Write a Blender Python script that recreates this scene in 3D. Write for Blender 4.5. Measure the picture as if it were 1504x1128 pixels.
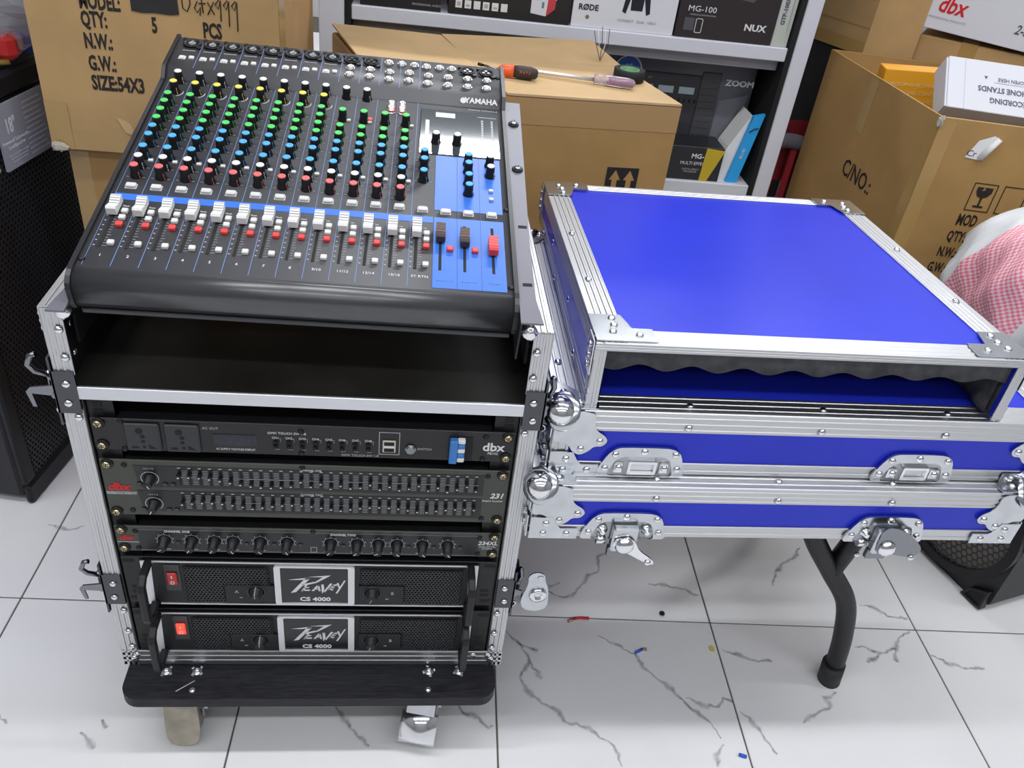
import bpy, math, random
from mathutils import Vector, Matrix
random.seed(7)
S = bpy.context.scene
COL = S.collection
for o in list(bpy.data.objects): bpy.data.objects.remove(o, do_unlink=True)
R = math.radians
V = Vector

# ---------------------------------------------------------------- camera
def cam_matrix(loc, yaw, pit, rol):
    f = V((math.sin(yaw)*math.cos(pit), math.cos(yaw)*math.cos(pit), -math.sin(pit)))
    r = V((math.cos(yaw), -math.sin(yaw), 0)); u = r.cross(f)
    r2 = r*math.cos(rol) + u*math.sin(rol); u2 = -r*math.sin(rol) + u*math.cos(rol)
    m = Matrix((r2, u2, -f)).transposed().to_4x4(); m.translation = V(loc)
    return m
cd = bpy.data.cameras.new('camera'); cam = bpy.data.objects.new('camera', cd); COL.objects.link(cam)
cam.matrix_world = cam_matrix((.10430, -.78020, 1.1936), R(9.0758), R(34.8093), R(7.7701))
cd.sensor_width = 36; cd.lens = 1232.56/1504*36; cd.clip_start = .02; cd.clip_end = 60
S.camera = cam
# ---------------------------------------------------------------- world, lamps, exposure
W = bpy.data.worlds.new('world'); S.world = W; W.use_nodes = True
W.node_tree.nodes['Background'].inputs[0].default_value = (.8, .87, 1, 1)
W.node_tree.nodes['Background'].inputs[1].default_value = .25
S.view_settings.view_transform = 'Standard'; S.view_settings.look = 'None'
S.view_settings.gamma = 1; S.view_settings.use_curve_mapping = False
S.view_settings.exposure = 0.45
CEIL = 2.75
LAMPS = [(-.05, 33, (-1.25, .25, 1.75)), (-1.35, 26, (-1.25, .25, 1.75)), (-2.75, 20, (-1.25, .25, 1.75)), (2.25, 66, (.55, 1.9)), (3.5, 24, (-1.25, .25, 1.75))]       # fluorescent rows along x: (y, watts)
for ly, w, xs in LAMPS:
    for lx in xs:
        d = bpy.data.lights.new('tube_light', 'AREA'); d.shape = 'RECTANGLE'; d.size = 1.3; d.size_y = .10
        d.energy = w/3*1.0; d.color = (.95, .97, 1)
        o = bpy.data.objects.new('tube_light', d); COL.objects.link(o); o.location = (lx, ly, CEIL-.075)

# ---------------------------------------------------------------- materials
MATS = {}
def mat(name, col, rough=.5, metal=0, spec=.5, noise=0, nscale=30, bump=0, bscale=200, emit=0, coat=0, trans=0, aniso=None, alpha=1):
    if name in MATS: return MATS[name]
    m = bpy.data.materials.new(name); m.use_nodes = True; nt = m.node_tree; b = nt.nodes['Principled BSDF']
    c = (*col, 1); b.inputs['Base Color'].default_value = c; b.inputs['Roughness'].default_value = rough
    b.inputs['Metallic'].default_value = metal; b.inputs['Specular IOR Level'].default_value = spec
    b.inputs['Coat Weight'].default_value = coat; b.inputs['Coat Roughness'].default_value = .1
    b.inputs['Transmission Weight'].default_value = trans; b.inputs['Alpha'].default_value = alpha
    if emit: b.inputs['Emission Color'].default_value = c; b.inputs['Emission Strength'].default_value = emit
    tc = nt.nodes.new('ShaderNodeTexCoord')
    if noise:
        n = nt.nodes.new('ShaderNodeTexNoise'); n.inputs['Scale'].default_value = nscale; n.inputs['Detail'].default_value = 5
        if aniso:
            mp = nt.nodes.new('ShaderNodeMapping'); mp.inputs['Scale'].default_value = aniso
            nt.links.new(tc.outputs['Object'], mp.inputs[0]); nt.links.new(mp.outputs[0], n.inputs['Vector'])
        else: nt.links.new(tc.outputs['Object'], n.inputs['Vector'])
        r = nt.nodes.new('ShaderNodeValToRGB'); r.color_ramp.elements[0].position = .3; r.color_ramp.elements[1].position = .7
        r.color_ramp.elements[0].color = (*[max(0, v*(1-noise)) for v in col], 1)
        r.color_ramp.elements[1].color = (*[min(1, v*(1+noise)) for v in col], 1)
        nt.links.new(n.outputs['Fac'], r.inputs[0]); nt.links.new(r.outputs[0], b.inputs['Base Color'])
    if bump:
        n2 = nt.nodes.new('ShaderNodeTexNoise'); n2.inputs['Scale'].default_value = bscale; n2.inputs['Detail'].default_value = 4
        nt.links.new(tc.outputs['Object'], n2.inputs['Vector'])
        bp = nt.nodes.new('ShaderNodeBump'); bp.inputs['Strength'].default_value = bump; bp.inputs['Distance'].default_value = .002
        nt.links.new(n2.outputs['Fac'], bp.inputs['Height']); nt.links.new(bp.outputs[0], b.inputs['Normal'])
    MATS[name] = m; return m
alu = mat('aluminium', (.60, .605, .62), .4, 1)
alu2 = mat('satin_aluminium', (.72, .73, .76), .42, .85)
chrome = mat('chrome', (.82, .83, .85), .13, 1)
zinc = mat('zinc', (.60, .62, .65), .2, 1, noise=.08, nscale=40)
dchrome = mat('dark_chrome', (.24, .25, .27), .22, 1)
brass = mat('yellow_zinc', (.62, .52, .3), .28, 1)
blue = mat('blue_laminate', (.018, .034, .58), .3, 0, .3, noise=.05, nscale=8)
blackp = mat('black_plastic', (.010, .010, .012), .42, 0, .35)
blackm = mat('black_metal', (.011, .011, .013), .4, 0, .35, bump=.06, bscale=900)
blackl = mat('black_laminate', (.012, .0115, .011), .6, 0, .3, bump=.08, bscale=400)
matte = mat('matte_black', (.006, .006, .007), .75)
panelg = mat('console_grey', (.048, .048, .055), .46, 0, 1.0)
cheek = mat('console_black', (.016, .016, .019), .36)
white = mat('white_plastic', (.78, .78, .77), .4)
offw = mat('button_white', (.66, .66, .64), .4)
red = mat('red_plastic', (.75, .06, .06), .4)
redcap = mat('red_cap', (.8, .13, .13), .4)
green = mat('green_cap', (.07, .6, .12), .4)
cyan = mat('blue_cap', (.06, .38, .75), .4)
yellow = mat('yellow_cap', (.78, .66, .08), .4)
cblue = mat('console_blue', (.035, .16, .62), .36)
lineb = mat('line_blue', (.16, .27, .55), .5)
pw = mat('print_white', (.72, .73, .74), .6)
pgrey = mat('print_grey', (.42, .43, .44), .6)
pblack = mat('print_black', (.016, .013, .011), .7)
pred = mat('print_red', (.5, .02, .02), .6)
glossb = mat('glossy_window', (.05, .06, .07), .06, 0, .8)
rubber = mat('rubber', (.02, .02, .02), .6)
foam = mat('grey_foam', (.085, .085, .09), .95, 0, .1, noise=.3, nscale=60, bump=.5, bscale=150)
paintw = mat('white_paint', (.72, .73, .75), .5)
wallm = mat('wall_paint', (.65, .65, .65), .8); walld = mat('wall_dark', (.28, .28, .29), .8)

def cardboard(name, col):
    m = mat(name, col, .75, 0, .25, noise=.12, nscale=7, bump=.15, bscale=60)
    return m
card = cardboard('kraft_tan', (.47, .30, .135))
card2 = cardboard('kraft_brown', (.41, .245, .09))
card3 = cardboard('kraft_pale', (.58, .40, .21))
tape = mat('packing_tape', (.42, .265, .095), .2, 0, .5)

# ---------------------------------------------------------------- mesh builder
class MB:
    def __init__(s): s.v = []; s.f = []; s.m = []; s.sm = []
    def add(s, vs, fs, m=0, smooth=False):
        b = len(s.v); s.v += [V(p) for p in vs]
        for f in fs: s.f.append([b+i for i in f]); s.m.append(m); s.sm.append(smooth)
        return s
    def box(s, x0, x1, y0, y1, z0, z1, ch=0, m=0):
        if x0 > x1: x0, x1 = x1, x0
        if y0 > y1: y0, y1 = y1, y0
        if z0 > z1: z0, z1 = z1, z0
        if ch <= 0:
            vs = [(x, y, z) for x in (x0, x1) for y in (y0, y1) for z in (z0, z1)]
            return s.add(vs, [(0,1,3,2),(4,6,7,5),(0,4,5,1),(2,3,7,6),(0,2,6,4),(1,5,7,3)], m)
        ch = min(ch, (x1-x0)*.49, (y1-y0)*.49, (z1-z0)*.49)
        vs = []; idx = {}
        for i, x in enumerate((x0, x1)):
            for j, y in enumerate((y0, y1)):
                for k, z in enumerate((z0, z1)):
                    sx = ch if i == 0 else -ch; sy = ch if j == 0 else -ch; sz = ch if k == 0 else -ch
                    idx[i,j,k,0] = len(vs); vs.append((x, y+sy, z+sz))
                    idx[i,j,k,1] = len(vs); vs.append((x+sx, y, z+sz))
                    idx[i,j,k,2] = len(vs); vs.append((x+sx, y+sy, z))
        fs = []
        g = lambda i,j,k,a: idx[i,j,k,a]
        for i in (0, 1):
            q = [g(i,0,0,0), g(i,1,0,0), g(i,1,1,0), g(i,0,1,0)]; fs.append(q if i else q[::-1])
            q = [g(0,i,0,1), g(0,i,1,1), g(1,i,1,1), g(1,i,0,1)]; fs.append(q if i else q[::-1])
            q = [g(0,0,i,2), g(1,0,i,2), g(1,1,i,2), g(0,1,i,2)]; fs.append(q if i else q[::-1])
        for i in (0, 1):
            for j in (0, 1):
                q = [g(i,j,0,0), g(i,j,0,1), g(i,j,1,1), g(i,j,1,0)]; fs.append(q)
                q = [g(i,0,j,0), g(i,0,j,2), g(i,1,j,2), g(i,1,j,0)]; fs.append(q)
                q = [g(0,i,j,1), g(0,i,j,2), g(1,i,j,2), g(1,i,j,1)]; fs.append(q)
                for k in (0, 1): fs.append([g(i,j,k,0), g(i,j,k,1), g(i,j,k,2)])
        return s.add(vs, fs, m)
    def frame(s, ax):
        ax = V(ax).normalized(); t = V((0,0,1)) if abs(ax.z) < .9 else V((1,0,0))
        a = ax.cross(t).normalized(); return ax, a, ax.cross(a)
    def lathe(s, c, ax, prof, n=16, m=0, smooth=True, cap=True, a0=None):
        ax, a, b = s.frame(ax); c = V(c); vs = []; fs = []
        for r, h in prof:
            for i in range(n):
                t = 2*math.pi*(i+.5)/n; vs.append(c+ax*h+(a*math.cos(t)+b*math.sin(t))*r)
        for j in range(len(prof)-1):
            for i in range(n):
                k = (i+1) % n; fs.append((j*n+i, j*n+k, (j+1)*n+k, (j+1)*n+i))
        s.add(vs, fs, m, smooth)
        if cap:
            base = len(s.v)-len(vs)
            s.f.append([base+i for i in range(n)][::-1]); s.m.append(m); s.sm.append(False)
            s.f.append([base+(len(prof)-1)*n+i for i in range(n)]); s.m.append(m); s.sm.append(False)
        return s
    def cyl(s, p0, p1, r, r1=None, n=16, m=0, smooth=True, cap=True):
        p0 = V(p0); p1 = V(p1); L = (p1-p0).length
        return s.lathe(p0, p1-p0, [(r, 0), (r if r1 is None else r1, L)], n, m, smooth, cap)
    def tube(s, pts, r, n=10, m=0, cap=True):
        pts = [V(p) for p in pts]; rs = r if isinstance(r, (list, tuple)) else [r]*len(pts)
        t0 = (pts[1]-pts[0]).normalized(); _, a, b = s.frame(t0); vs = []; fs = []
        for i, p in enumerate(pts):
            t = (pts[min(i+1, len(pts)-1)]-pts[max(i-1, 0)]).normalized()
            a = (a-t*a.dot(t)).normalized(); b = t.cross(a)
            for k in range(n):
                an = 2*math.pi*k/n; vs.append(p+(a*math.cos(an)+b*math.sin(an))*rs[i])
        for j in range(len(pts)-1):
            for i in range(n):
                k = (i+1) % n; fs.append((j*n+i, j*n+k, (j+1)*n+k, (j+1)*n+i))
        s.add(vs, fs, m, True)
        if cap:
            base = len(s.v)-len(vs)
            s.f.append([base+i for i in range(n)][::-1]); s.m.append(m); s.sm.append(False)
            s.f.append([base+(len(pts)-1)*n+i for i in range(n)]); s.m.append(m); s.sm.append(False)
        return s
    def prism(s, poly, o, u, v, w, m=0, smooth=False):
        """polygon (a,b) in frame o,u,v extruded by vector w"""
        o = V(o); u = V(u); v = V(v); w = V(w); n = len(poly)
        vs = [o+u*a+v*b for a, b in poly]; vs += [p+w for p in vs]
        flip = u.cross(v).dot(w)*sum(poly[i][0]*poly[(i+1) % n][1]-poly[(i+1) % n][0]*poly[i][1] for i in range(n)) < 0
        fs = [list(range(n))[::-1], list(range(n, 2*n))]
        s.add(vs, [f[::-1] if flip else f for f in fs], m)
        b = len(s.v)-2*n
        for i in range(n):
            k = (i+1) % n; q = [b+i, b+k, b+n+k, b+n+i]
            s.f.append(q[::-1] if flip else q); s.m.append(m); s.sm.append(smooth)
        return s
    def ring(s, outer, inner, o, u, v, w, m=0):
        o = V(o); u = V(u); v = V(v); w = V(w); n = len(outer)
        P = lambda l: [o+u*a+v*b for a, b in l]
        vs = P(outer)+P(inner); vs += [p+w for p in vs]; fs = []
        for i in range(n):
            k = (i+1) % n
            fs += [(i, k, n+k, n+i), (2*n+i, 3*n+i, 3*n+k, 2*n+k), (i, 2*n+i, 2*n+k, k), (n+i, n+k, 3*n+k, 3*n+i)]
        return s.add(vs, fs, m)
    def build(s, name, mats, parent=None, loc=None, rot=None, fix=True):
        me = bpy.data.meshes.new(name)
        me.from_pydata([tuple(p) for p in s.v], [], s.f)
        if not isinstance(mats, (list, tuple)): mats = [mats]
        for x in mats: me.materials.append(x)
        me.polygons.foreach_set('material_index', s.m); me.polygons.foreach_set('use_smooth', s.sm)
        if fix:
            import bmesh
            bm = bmesh.new(); bm.from_mesh(me); bmesh.ops.recalc_face_normals(bm, faces=bm.faces); bm.to_mesh(me); bm.free()
        me.update()
        return inst(name, me, parent, loc, rot)
def inst(name, me, parent=None, loc=None, rot=None, mtx=None):
    o = bpy.data.objects.new(name, me); COL.objects.link(o)
    if parent: o.parent = parent
    if mtx is not None: o.matrix_local = mtx
    else:
        if loc is not None: o.location = loc
        if rot is not None: o.rotation_euler = rot
    return o
def thing(name, label, cat, loc=(0,0,0), rot=(0,0,0), group=None, mtx=None):
    o = bpy.data.objects.new(name, None); COL.objects.link(o); o.empty_display_size = .05
    if mtx is not None: o.matrix_world = mtx
    else: o.location = loc; o.rotation_euler = rot
    o['label'] = label; o['category'] = cat
    if group: o['group'] = group
    return o
def tag(o, label, cat, group=None):
    o['label'] = label; o['category'] = cat
    if group: o['group'] = group
    return o
def struct(o): o['kind'] = 'structure'; return o
def basis(o, x, y):
    x = V(x).normalized(); y = V(y); z = x.cross(y).normalized(); y = z.cross(x)
    m = Matrix((x, y, z)).transposed().to_4x4(); m.translation = V(o); return m
TX = {}
def text(name, s, size, parent, o, x=(1,0,0), y=(0,0,1), m=None, bold=0, sx=1, ext=.0002, align='CENTER', shear=0, spacing=1):
    key = (s, size, bold, ext, align, shear, spacing, m.name)
    if key not in TX:
        c = bpy.data.curves.new('lettering', 'FONT'); c.body = s; c.size = size; c.align_x = align; c.align_y = 'CENTER'
        c.extrude = ext; c.offset = bold; c.resolution_u = 2; c.shear = shear; c.space_character = spacing
        t = bpy.data.objects.new('t', c); me = bpy.data.meshes.new_from_object(t); me.materials.clear(); me.materials.append(m)
        bpy.data.objects.remove(t); TX[key] = me
    M = basis(o, x, y) @ Matrix.Diagonal((sx, 1, 1, 1))
    return inst(name, TX[key], parent, mtx=M)
def chaikin(p, n=2):
    for _ in range(n):
        q = []
        for i in range(len(p)):
            a, b = p[i], p[(i+1) % len(p)]
            q += [(a[0]*.78+b[0]*.22, a[1]*.78+b[1]*.22), (a[0]*.22+b[0]*.78, a[1]*.22+b[1]*.78)]
        p = q
    return p
def arc(cx, cy, r, a0, a1, n): return [(cx+r*math.cos(R(a0+(a1-a0)*i/n)), cy+r*math.sin(R(a0+(a1-a0)*i/n))) for i in range(n+1)]
def rrect(x0, x1, y0, y1, r, n=4):
    return arc(x1-r, y0+r, r, -90, 0, n)+arc(x1-r, y1-r, r, 0, 90, n)+arc(x0+r, y1-r, r, 90, 180, n)+arc(x0+r, y0+r, r, 180, 270, n)
X, Y, Z = V((1,0,0)), V((0,1,0)), V((0,0,1))
# shared small meshes -------------------------------------------------
def sm_mesh(mb, name, mats):
    o = mb.build(name, mats); me = o.data; bpy.data.objects.remove(o); return me
RIV = sm_mesh(MB().lathe((0,0,0), Z, [(.0048, 0), (.0046, .0012), (.0034, .0026), (.0016, .0033), (.0004, .0034)], 10), 'rivet', [chrome])
SCR = sm_mesh(MB().lathe((0,0,0), Z, [(.0072, 0), (.0072, .0016), (.0060, .0024), (.0054, .0024)], 14, 0).lathe((0,0,.002), Z, [(.0046, 0), (.0046, .0018), (.0032, .0032), (.0008, .0036)], 12, 1)
              .box(-.003, .003, -.0005, .0005, .0052, .0058, 0, 0).box(-.0005, .0005, -.003, .003, .0052, .0058, 0, 0), 'rack_screw', [blackp, brass])
ESC = SCR.copy(); ESC.materials[1] = zinc
BSC = sm_mesh(MB().lathe((0,0,0), Z, [(.0034, 0), (.0034, .001), (.002, .002), (.0004, .0022)], 10), 'screw', [blackp])
def put(name, me, parent, p, n, spin=0):
    n = V(n).normalized(); q = n.to_track_quat('Z', 'Y').to_matrix().to_4x4() @ Matrix.Rotation(spin, 4, 'Z'); q.translation = V(p)
    return inst(name, me, parent, mtx=q)
def rivets(parent, pts, n):
    for p in pts: put('rivet', RIV, parent, p, n)
def lprof(w1, w2, t=.0016, ribs=3):
    """closed polygon of a ribbed aluminium angle: legs along +a (on b=0) and +b (on a=0)"""
    def leg(w):
        pts = []
        for i in range(ribs):
            c = w*(.3+.6*i/max(1, ribs-1)) if ribs > 1 else w*.6
            pts += [(c-.0022, 0), (c-.0013, -.0008), (c+.0013, -.0008), (c+.0022, 0)]
        return pts
    a = [(max(.0012, p), q) for p, q in leg(w1)] + [(w1, 0), (w1, t)]
    b = leg(w2) + [(w2, 0), (w2, t)]
    return [(.0012, 0)] + a + [(t, t)] + [(q, p) for p, q in b[::-1]] + [(0, .0012)]
def alu_edge(parent, p0, p1, a, b, w1=.03, w2=.03, ribs=3, name='aluminium_edge', m=None):
    return MB().prism(lprof(w1, w2, ribs=ribs), p0, V(a).normalized(), V(b).normalized(), V(p1)-V(p0)).build(name, m or alu, parent)
# ================================================================ the room
def floor_mat():
    m = bpy.data.materials.new('porcelain'); m.use_nodes = True; nt = m.node_tree; b = nt.nodes['Principled BSDF']
    g = nt.nodes.new('ShaderNodeNewGeometry'); n = nt.nodes.new('ShaderNodeTexNoise'); n.inputs['Scale'].default_value = 2.2; n.inputs['Detail'].default_value = 6
    nt.links.new(g.outputs['Position'], n.inputs['Vector'])
    r = nt.nodes.new('ShaderNodeValToRGB'); r.color_ramp.elements[0].position = .3; r.color_ramp.elements[1].position = .7
    r.color_ramp.elements[0].color = (.74, .74, .745, 1); r.color_ramp.elements[1].color = (.83, .83, .835, 1)
    nt.links.new(n.outputs['Fac'], r.inputs[0]); nt.links.new(r.outputs[0], b.inputs['Base Color'])
    b.inputs['Roughness'].default_value = .3; b.inputs['Specular IOR Level'].default_value = .35
    return m
FM = floor_mat()
RX0, RX1, RY0, RY1 = -2.2, 2.9, -3.2, 4.6
fl = struct(MB().box(RX0, RX1, RY0, RY1, -.05, -.0022).build('floor', mat('grout', (.11, .105, .09), .9)))
tm = sm_mesh(MB().box(0, .3972, 0, .3972, -.015, 0, .0009), 'tile', [FM])
ta = R(-1.93); tu = V((math.cos(ta), math.sin(ta), 0)); tv = V((-math.sin(ta), math.cos(ta), 0))
for i in range(-5, 9):
    for j in range(-8, 12):
        p = V((-.5169, .2252, 0))+tu*(i*.4+.0014)+tv*(j*.4+.0014); c = p+tu*.2+tv*.2
        if RX0+.25 < c.x < RX1-.25 and RY0+.25 < c.y < RY1-.25:
            inst('tile', tm, fl, p, (0, 0, ta))
VEINS = [[(0.525,0.358),(0.5,0.342),(0.494,0.307),(0.473,0.294),(0.455,0.27),(0.433,0.243),(0.409,0.24),(0.388,0.254)],[(0.416,0.275),(0.38,0.26),(0.355,0.248)],[(0.586,0.273),(0.622,0.271),(0.653,0.261),(0.678,0.247)],[(0.929,0.379),(0.907,0.348),(0.871,0.328),(0.852,0.305),(0.834,0.273)],[(0.469,0.155),(0.492,0.137),(0.527,0.114),(0.539,0.084),(0.556,0.065),(0.577,0.046),(0.589,0.025),(0.608,0.002),(0.627,-0.02),(0.636,-0.046)],[(0.596,0.03),(0.628,0.013),(0.648,0.011),(0.662,0.029),(0.677,0.02)],[(0.301,0.162),(0.327,0.136),(0.339,0.101),(0.321,0.068),(0.327,0.044),(0.346,0.026),(0.375,0.006),(0.388,-0.016),(0.423,-0.023),(0.436,-0.042),(0.453,-0.048),(0.461,-0.069),(0.464,-0.091)],[(0.327,0.136),(0.356,0.121)],[(0.339,0.101),(0.356,0.065)],[(0.686,0.125),(0.71,0.115),(0.742,0.102),(0.773,0.1)],[(0.681,0.002),(0.699,-0.016),(0.707,-0.043),(0.721,-0.074)],[(0.869,0.038),(0.844,0.026),(0.846,0.01),(0.809,-0.006),(0.785,-0.019)],[(0.637,-0.055),(0.621,-0.075),(0.616,-0.093)],[(0.993,0.23),(1.02,0.222),(1.041,0.203),(1.079,0.197)],[(0.941,0.134),(0.964,0.13),(0.987,0.118),(1.021,0.13),(1.043,0.155),(1.068,0.167)],[(0.987,0.118),(0.952,0.099)],[(1.021,0.13),(1.009,0.099)],[(1.083,0.113),(1.105,0.099),(1.13,0.088),(1.174,0.086)],[(0.022,0.02),(0.035,-0.002),(0.057,-0.031),(0.079,-0.052)],[(0.215,0.019),(0.224,0.005),(0.248,-0.007),(0.26,-0.024),(0.269,-0.02)],[(-0.533,0.397),(-0.492,0.383),(-0.469,0.395)],[(-0.341,-0.026),(-0.325,-0.04),(-0.316,-0.051)],[(-0.318,-0.002),(-0.308,-0.018)],
 [(-.62,.05),(-.56,.02),(-.50,.03),(-.45,-.01)],[(-.2,-.3),(-.1,-.36),(.02,-.35),(.1,-.42)],[(.9,-.2),(.98,-.26),(1.1,-.24)]]
def vein_mat():
    m = bpy.data.materials.new('marble_vein'); m.use_nodes = True; nt = m.node_tree; b = nt.nodes['Principled BSDF']
    b.inputs['Base Color'].default_value = (.27, .275, .28, 1); b.inputs['Roughness'].default_value = .3
    at = nt.nodes.new('ShaderNodeAttribute'); at.attribute_name = 'vein'
    n = nt.nodes.new('ShaderNodeTexNoise'); n.inputs['Scale'].default_value = 60; n.inputs['Detail'].default_value = 4
    g = nt.nodes.new('ShaderNodeNewGeometry'); nt.links.new(g.outputs['Position'], n.inputs['Vector'])
    mm = nt.nodes.new('ShaderNodeMath'); mm.operation = 'MULTIPLY'
    nt.links.new(at.outputs['Fac'], mm.inputs[0]); nt.links.new(n.outputs['Fac'], mm.inputs[1])
    m2 = nt.nodes.new('ShaderNodeMath'); m2.operation = 'MULTIPLY'; m2.inputs[1].default_value = 1.05; m2.use_clamp = True
    nt.links.new(mm.outputs[0], m2.inputs[0]); nt.links.new(m2.outputs[0], b.inputs['Alpha'])
    return m
VM = vein_mat()
for vl in VEINS:
    pts = [V((*p, 0)) for p in vl]; fine = []
    for a, b in zip(pts, pts[1:]):
        k = max(2, int((b-a).length/.006))
        for i in range(k): fine.append(a.lerp(b, i/k)+V((random.uniform(-.0022, .0022), random.uniform(-.0022, .0022), 0)))
    fine.append(pts[-1]); vs = []; fs = []; al = []; N = len(fine)
    for i, p in enumerate(fine):
        t = (fine[min(i+1, N-1)]-fine[max(0, i-1)]).normalized(); nn = V((-t.y, t.x, 0))
        w = (.0013+.0015*random.random()+.0026*max(0, math.sin(i*.35)**6))*(math.sin(math.pi*(i+.7)/(N+.4))**.4)
        vs += [p+nn*w*1.7, p+nn*w*.25, p-nn*w*.25, p-nn*w*1.7]; s = .55+.45*random.random(); al += [0, s, s, 0]
    for i in range(N-1):
        for k in range(3): fs.append((i*4+k, i*4+k+1, i*4+k+5, i*4+k+4))
    o = MB().add(vs, fs).build('vein', VM, fl, (0, 0, .0002), fix=False); a = o.data.attributes.new('vein', 'FLOAT', 'POINT'); a.data.foreach_set('value', al)
struct(MB().box(RX0, RX1, RY1, RY1+.08, -.05, CEIL).build('wall_back', wallm))
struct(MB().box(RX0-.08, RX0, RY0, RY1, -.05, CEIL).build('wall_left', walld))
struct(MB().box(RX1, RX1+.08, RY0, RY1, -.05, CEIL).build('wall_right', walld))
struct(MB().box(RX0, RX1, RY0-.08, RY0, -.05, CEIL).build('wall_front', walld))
ce = struct(MB().box(RX0, RX1, RY0, RY1, CEIL, CEIL+.08).build('ceiling', mat('ceiling_paint', (.7, .7, .7), .8)))
for ly, w, xs in LAMPS:
    for lx in xs: MB().box(lx-.66, lx+.66, ly-.055, ly+.055, CEIL-.07, CEIL, .01).build('lamp_housing', paintw, ce)

# ================================================================ rack case
HX = .2685; ZB = .13; ZT = .715; DY = .53
rc = thing('rack_case', 'tall open flight case on a black caster board, full of rack gear', 'flight case', (0, 0, 0))
for s, nm in ((-1, 'l'), (1, 'r')):
    MB().box(s*(HX-.010), s*(HX-.001), .002, DY, ZB, ZT, 0).build('side_panel', [blue], rc)
    MB().box(s*(HX-.0125), s*(HX-.0103), .004, DY-.01, ZB+.01, ZT-.004).build('inner_lining', blackl, rc)
    # front vertical aluminium edge, broken at the latches
    for z0, z1 in ((ZB, .262), (.318, .585), (.632, ZT)):
        alu_edge(rc, (s*HX, -.002, z0), (s*HX, -.002, z1), (-s, 0, 0), (0, 1, 0), .0225, .03)
    alu_edge(rc, (s*HX, -.002, ZT+.002), (s*HX, DY, ZT+.002), (-s, 0, 0), (0, 0, -1), .0225, .03)
    alu_edge(rc, (s*HX, DY, ZB), (s*HX, DY, ZT), (-s, 0, 0), (0, -1, 0), .03, .03)
    # rack rail with square holes
    mb = MB().box(s*.2455, s*.2155, .0035, .0055, .163, .602); mb.box(s*.2455, s*.2435, .0035, .04, .163, .602)
    mb.build('rack_rail', blackm, rc)
    for zz in (.590, .5805) if False else (.5905, .5745+.0035):
        MB().box(s*.2375, s*.2275, .0028, .0036, zz-.0045, zz+.0045).build('rail_hole', matte, rc)
    # black plate between rail and edge + rivets
    MB().box(s*.2462, s*.2445, -.001, .035, .163, .60).build('rail_flange', mat('olive_metal', (.05, .052, .045), .4, .4), rc)
    rivets(rc, [(s*.2515, -.0035, z) for z in (.148, .172, .205, .248, .575, .655, .69)], (0, -1, 0))
    rivets(rc, [(s*(HX-.0127), y, z) for y, z in ((.03, .64), (.035, .675), (.06, .695))] , (-s, 0, 0))
MB().box(-HX+.001, HX-.001, .002, DY, ZB+.001, ZB+.011).build('bottom_panel', blue, rc)
MB().box(-HX+.012, HX-.012, .004, DY-.01, ZB+.0115, ZB+.014).build('inner_lining', blackl, rc)
MB().box(-HX+.001, HX-.001, DY-.010, DY-.001, ZB, ZT).build('back_panel', blue, rc)
MB().box(-HX+.0125, HX-.0125, DY-.0135, DY-.0105, ZB+.014, ZT-.004).build('inner_lining', blackl, rc)
alu_edge(rc, (-HX, -.002, ZB-.0005), (HX, -.002, ZB-.0005), (0, 0, 1), (0, 1, 0), .033, .03)
alu_edge(rc, (-HX, DY, ZT+.002), (HX, DY, ZT+.002), (0, -1, 0), (0, 0, -1), .03, .03)
for x in (-.247, -.222, .225, .247): rivets(rc, [(x, -.0035, ZB+.026)], (0, -1, 0))
# sliding work shelf
sh = MB().box(-.2555, .2555, .0, .47, .603, .6155).build('shelf', mat('scuffed_black_board', (.02, .019, .017), .5, 0, .35, noise=.35, nscale=14), rc)
MB().box(-.2555, .2575, -.004, 0, .6, .617, .0008).build('edge_strip', alu2, sh)
for k in range(9):
    x = random.uniform(-.1, .22); y = random.uniform(.02, .075); a = random.uniform(-1.2, 1.2); L = random.uniform(.008, .02)
    MB().add([(x, y, .6157), (x+.0006, y+.0004, .6157), (x+L*math.cos(a), y+abs(L*math.sin(a)), .6157)], [(0, 1, 2)]).build('scratch', mat('scratch', (.11, .11, .1), .6), sh)
# sloping steel plates that carry the console's rack ears
for s in (-1, 1):
    MB().prism([(.02, .66), (.40, .66), (.40, .772), (.02, .700)], (s*.2425, 0, 0), Y, Z, (s*.003, 0, 0)).build('tilt_support', blackm, rc)
    MB().box(s*.2455, s*.256, .05, .38, .662, .668).build('support_foot', blackm, rc)
    MB().prism([(.38, .66), (.40, .66), (.40, .772), (.38, .768)], (s*.2425, 0, 0), Y, Z, (-s*.012, 0, 0)).build('support_post', blackm, rc)
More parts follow.
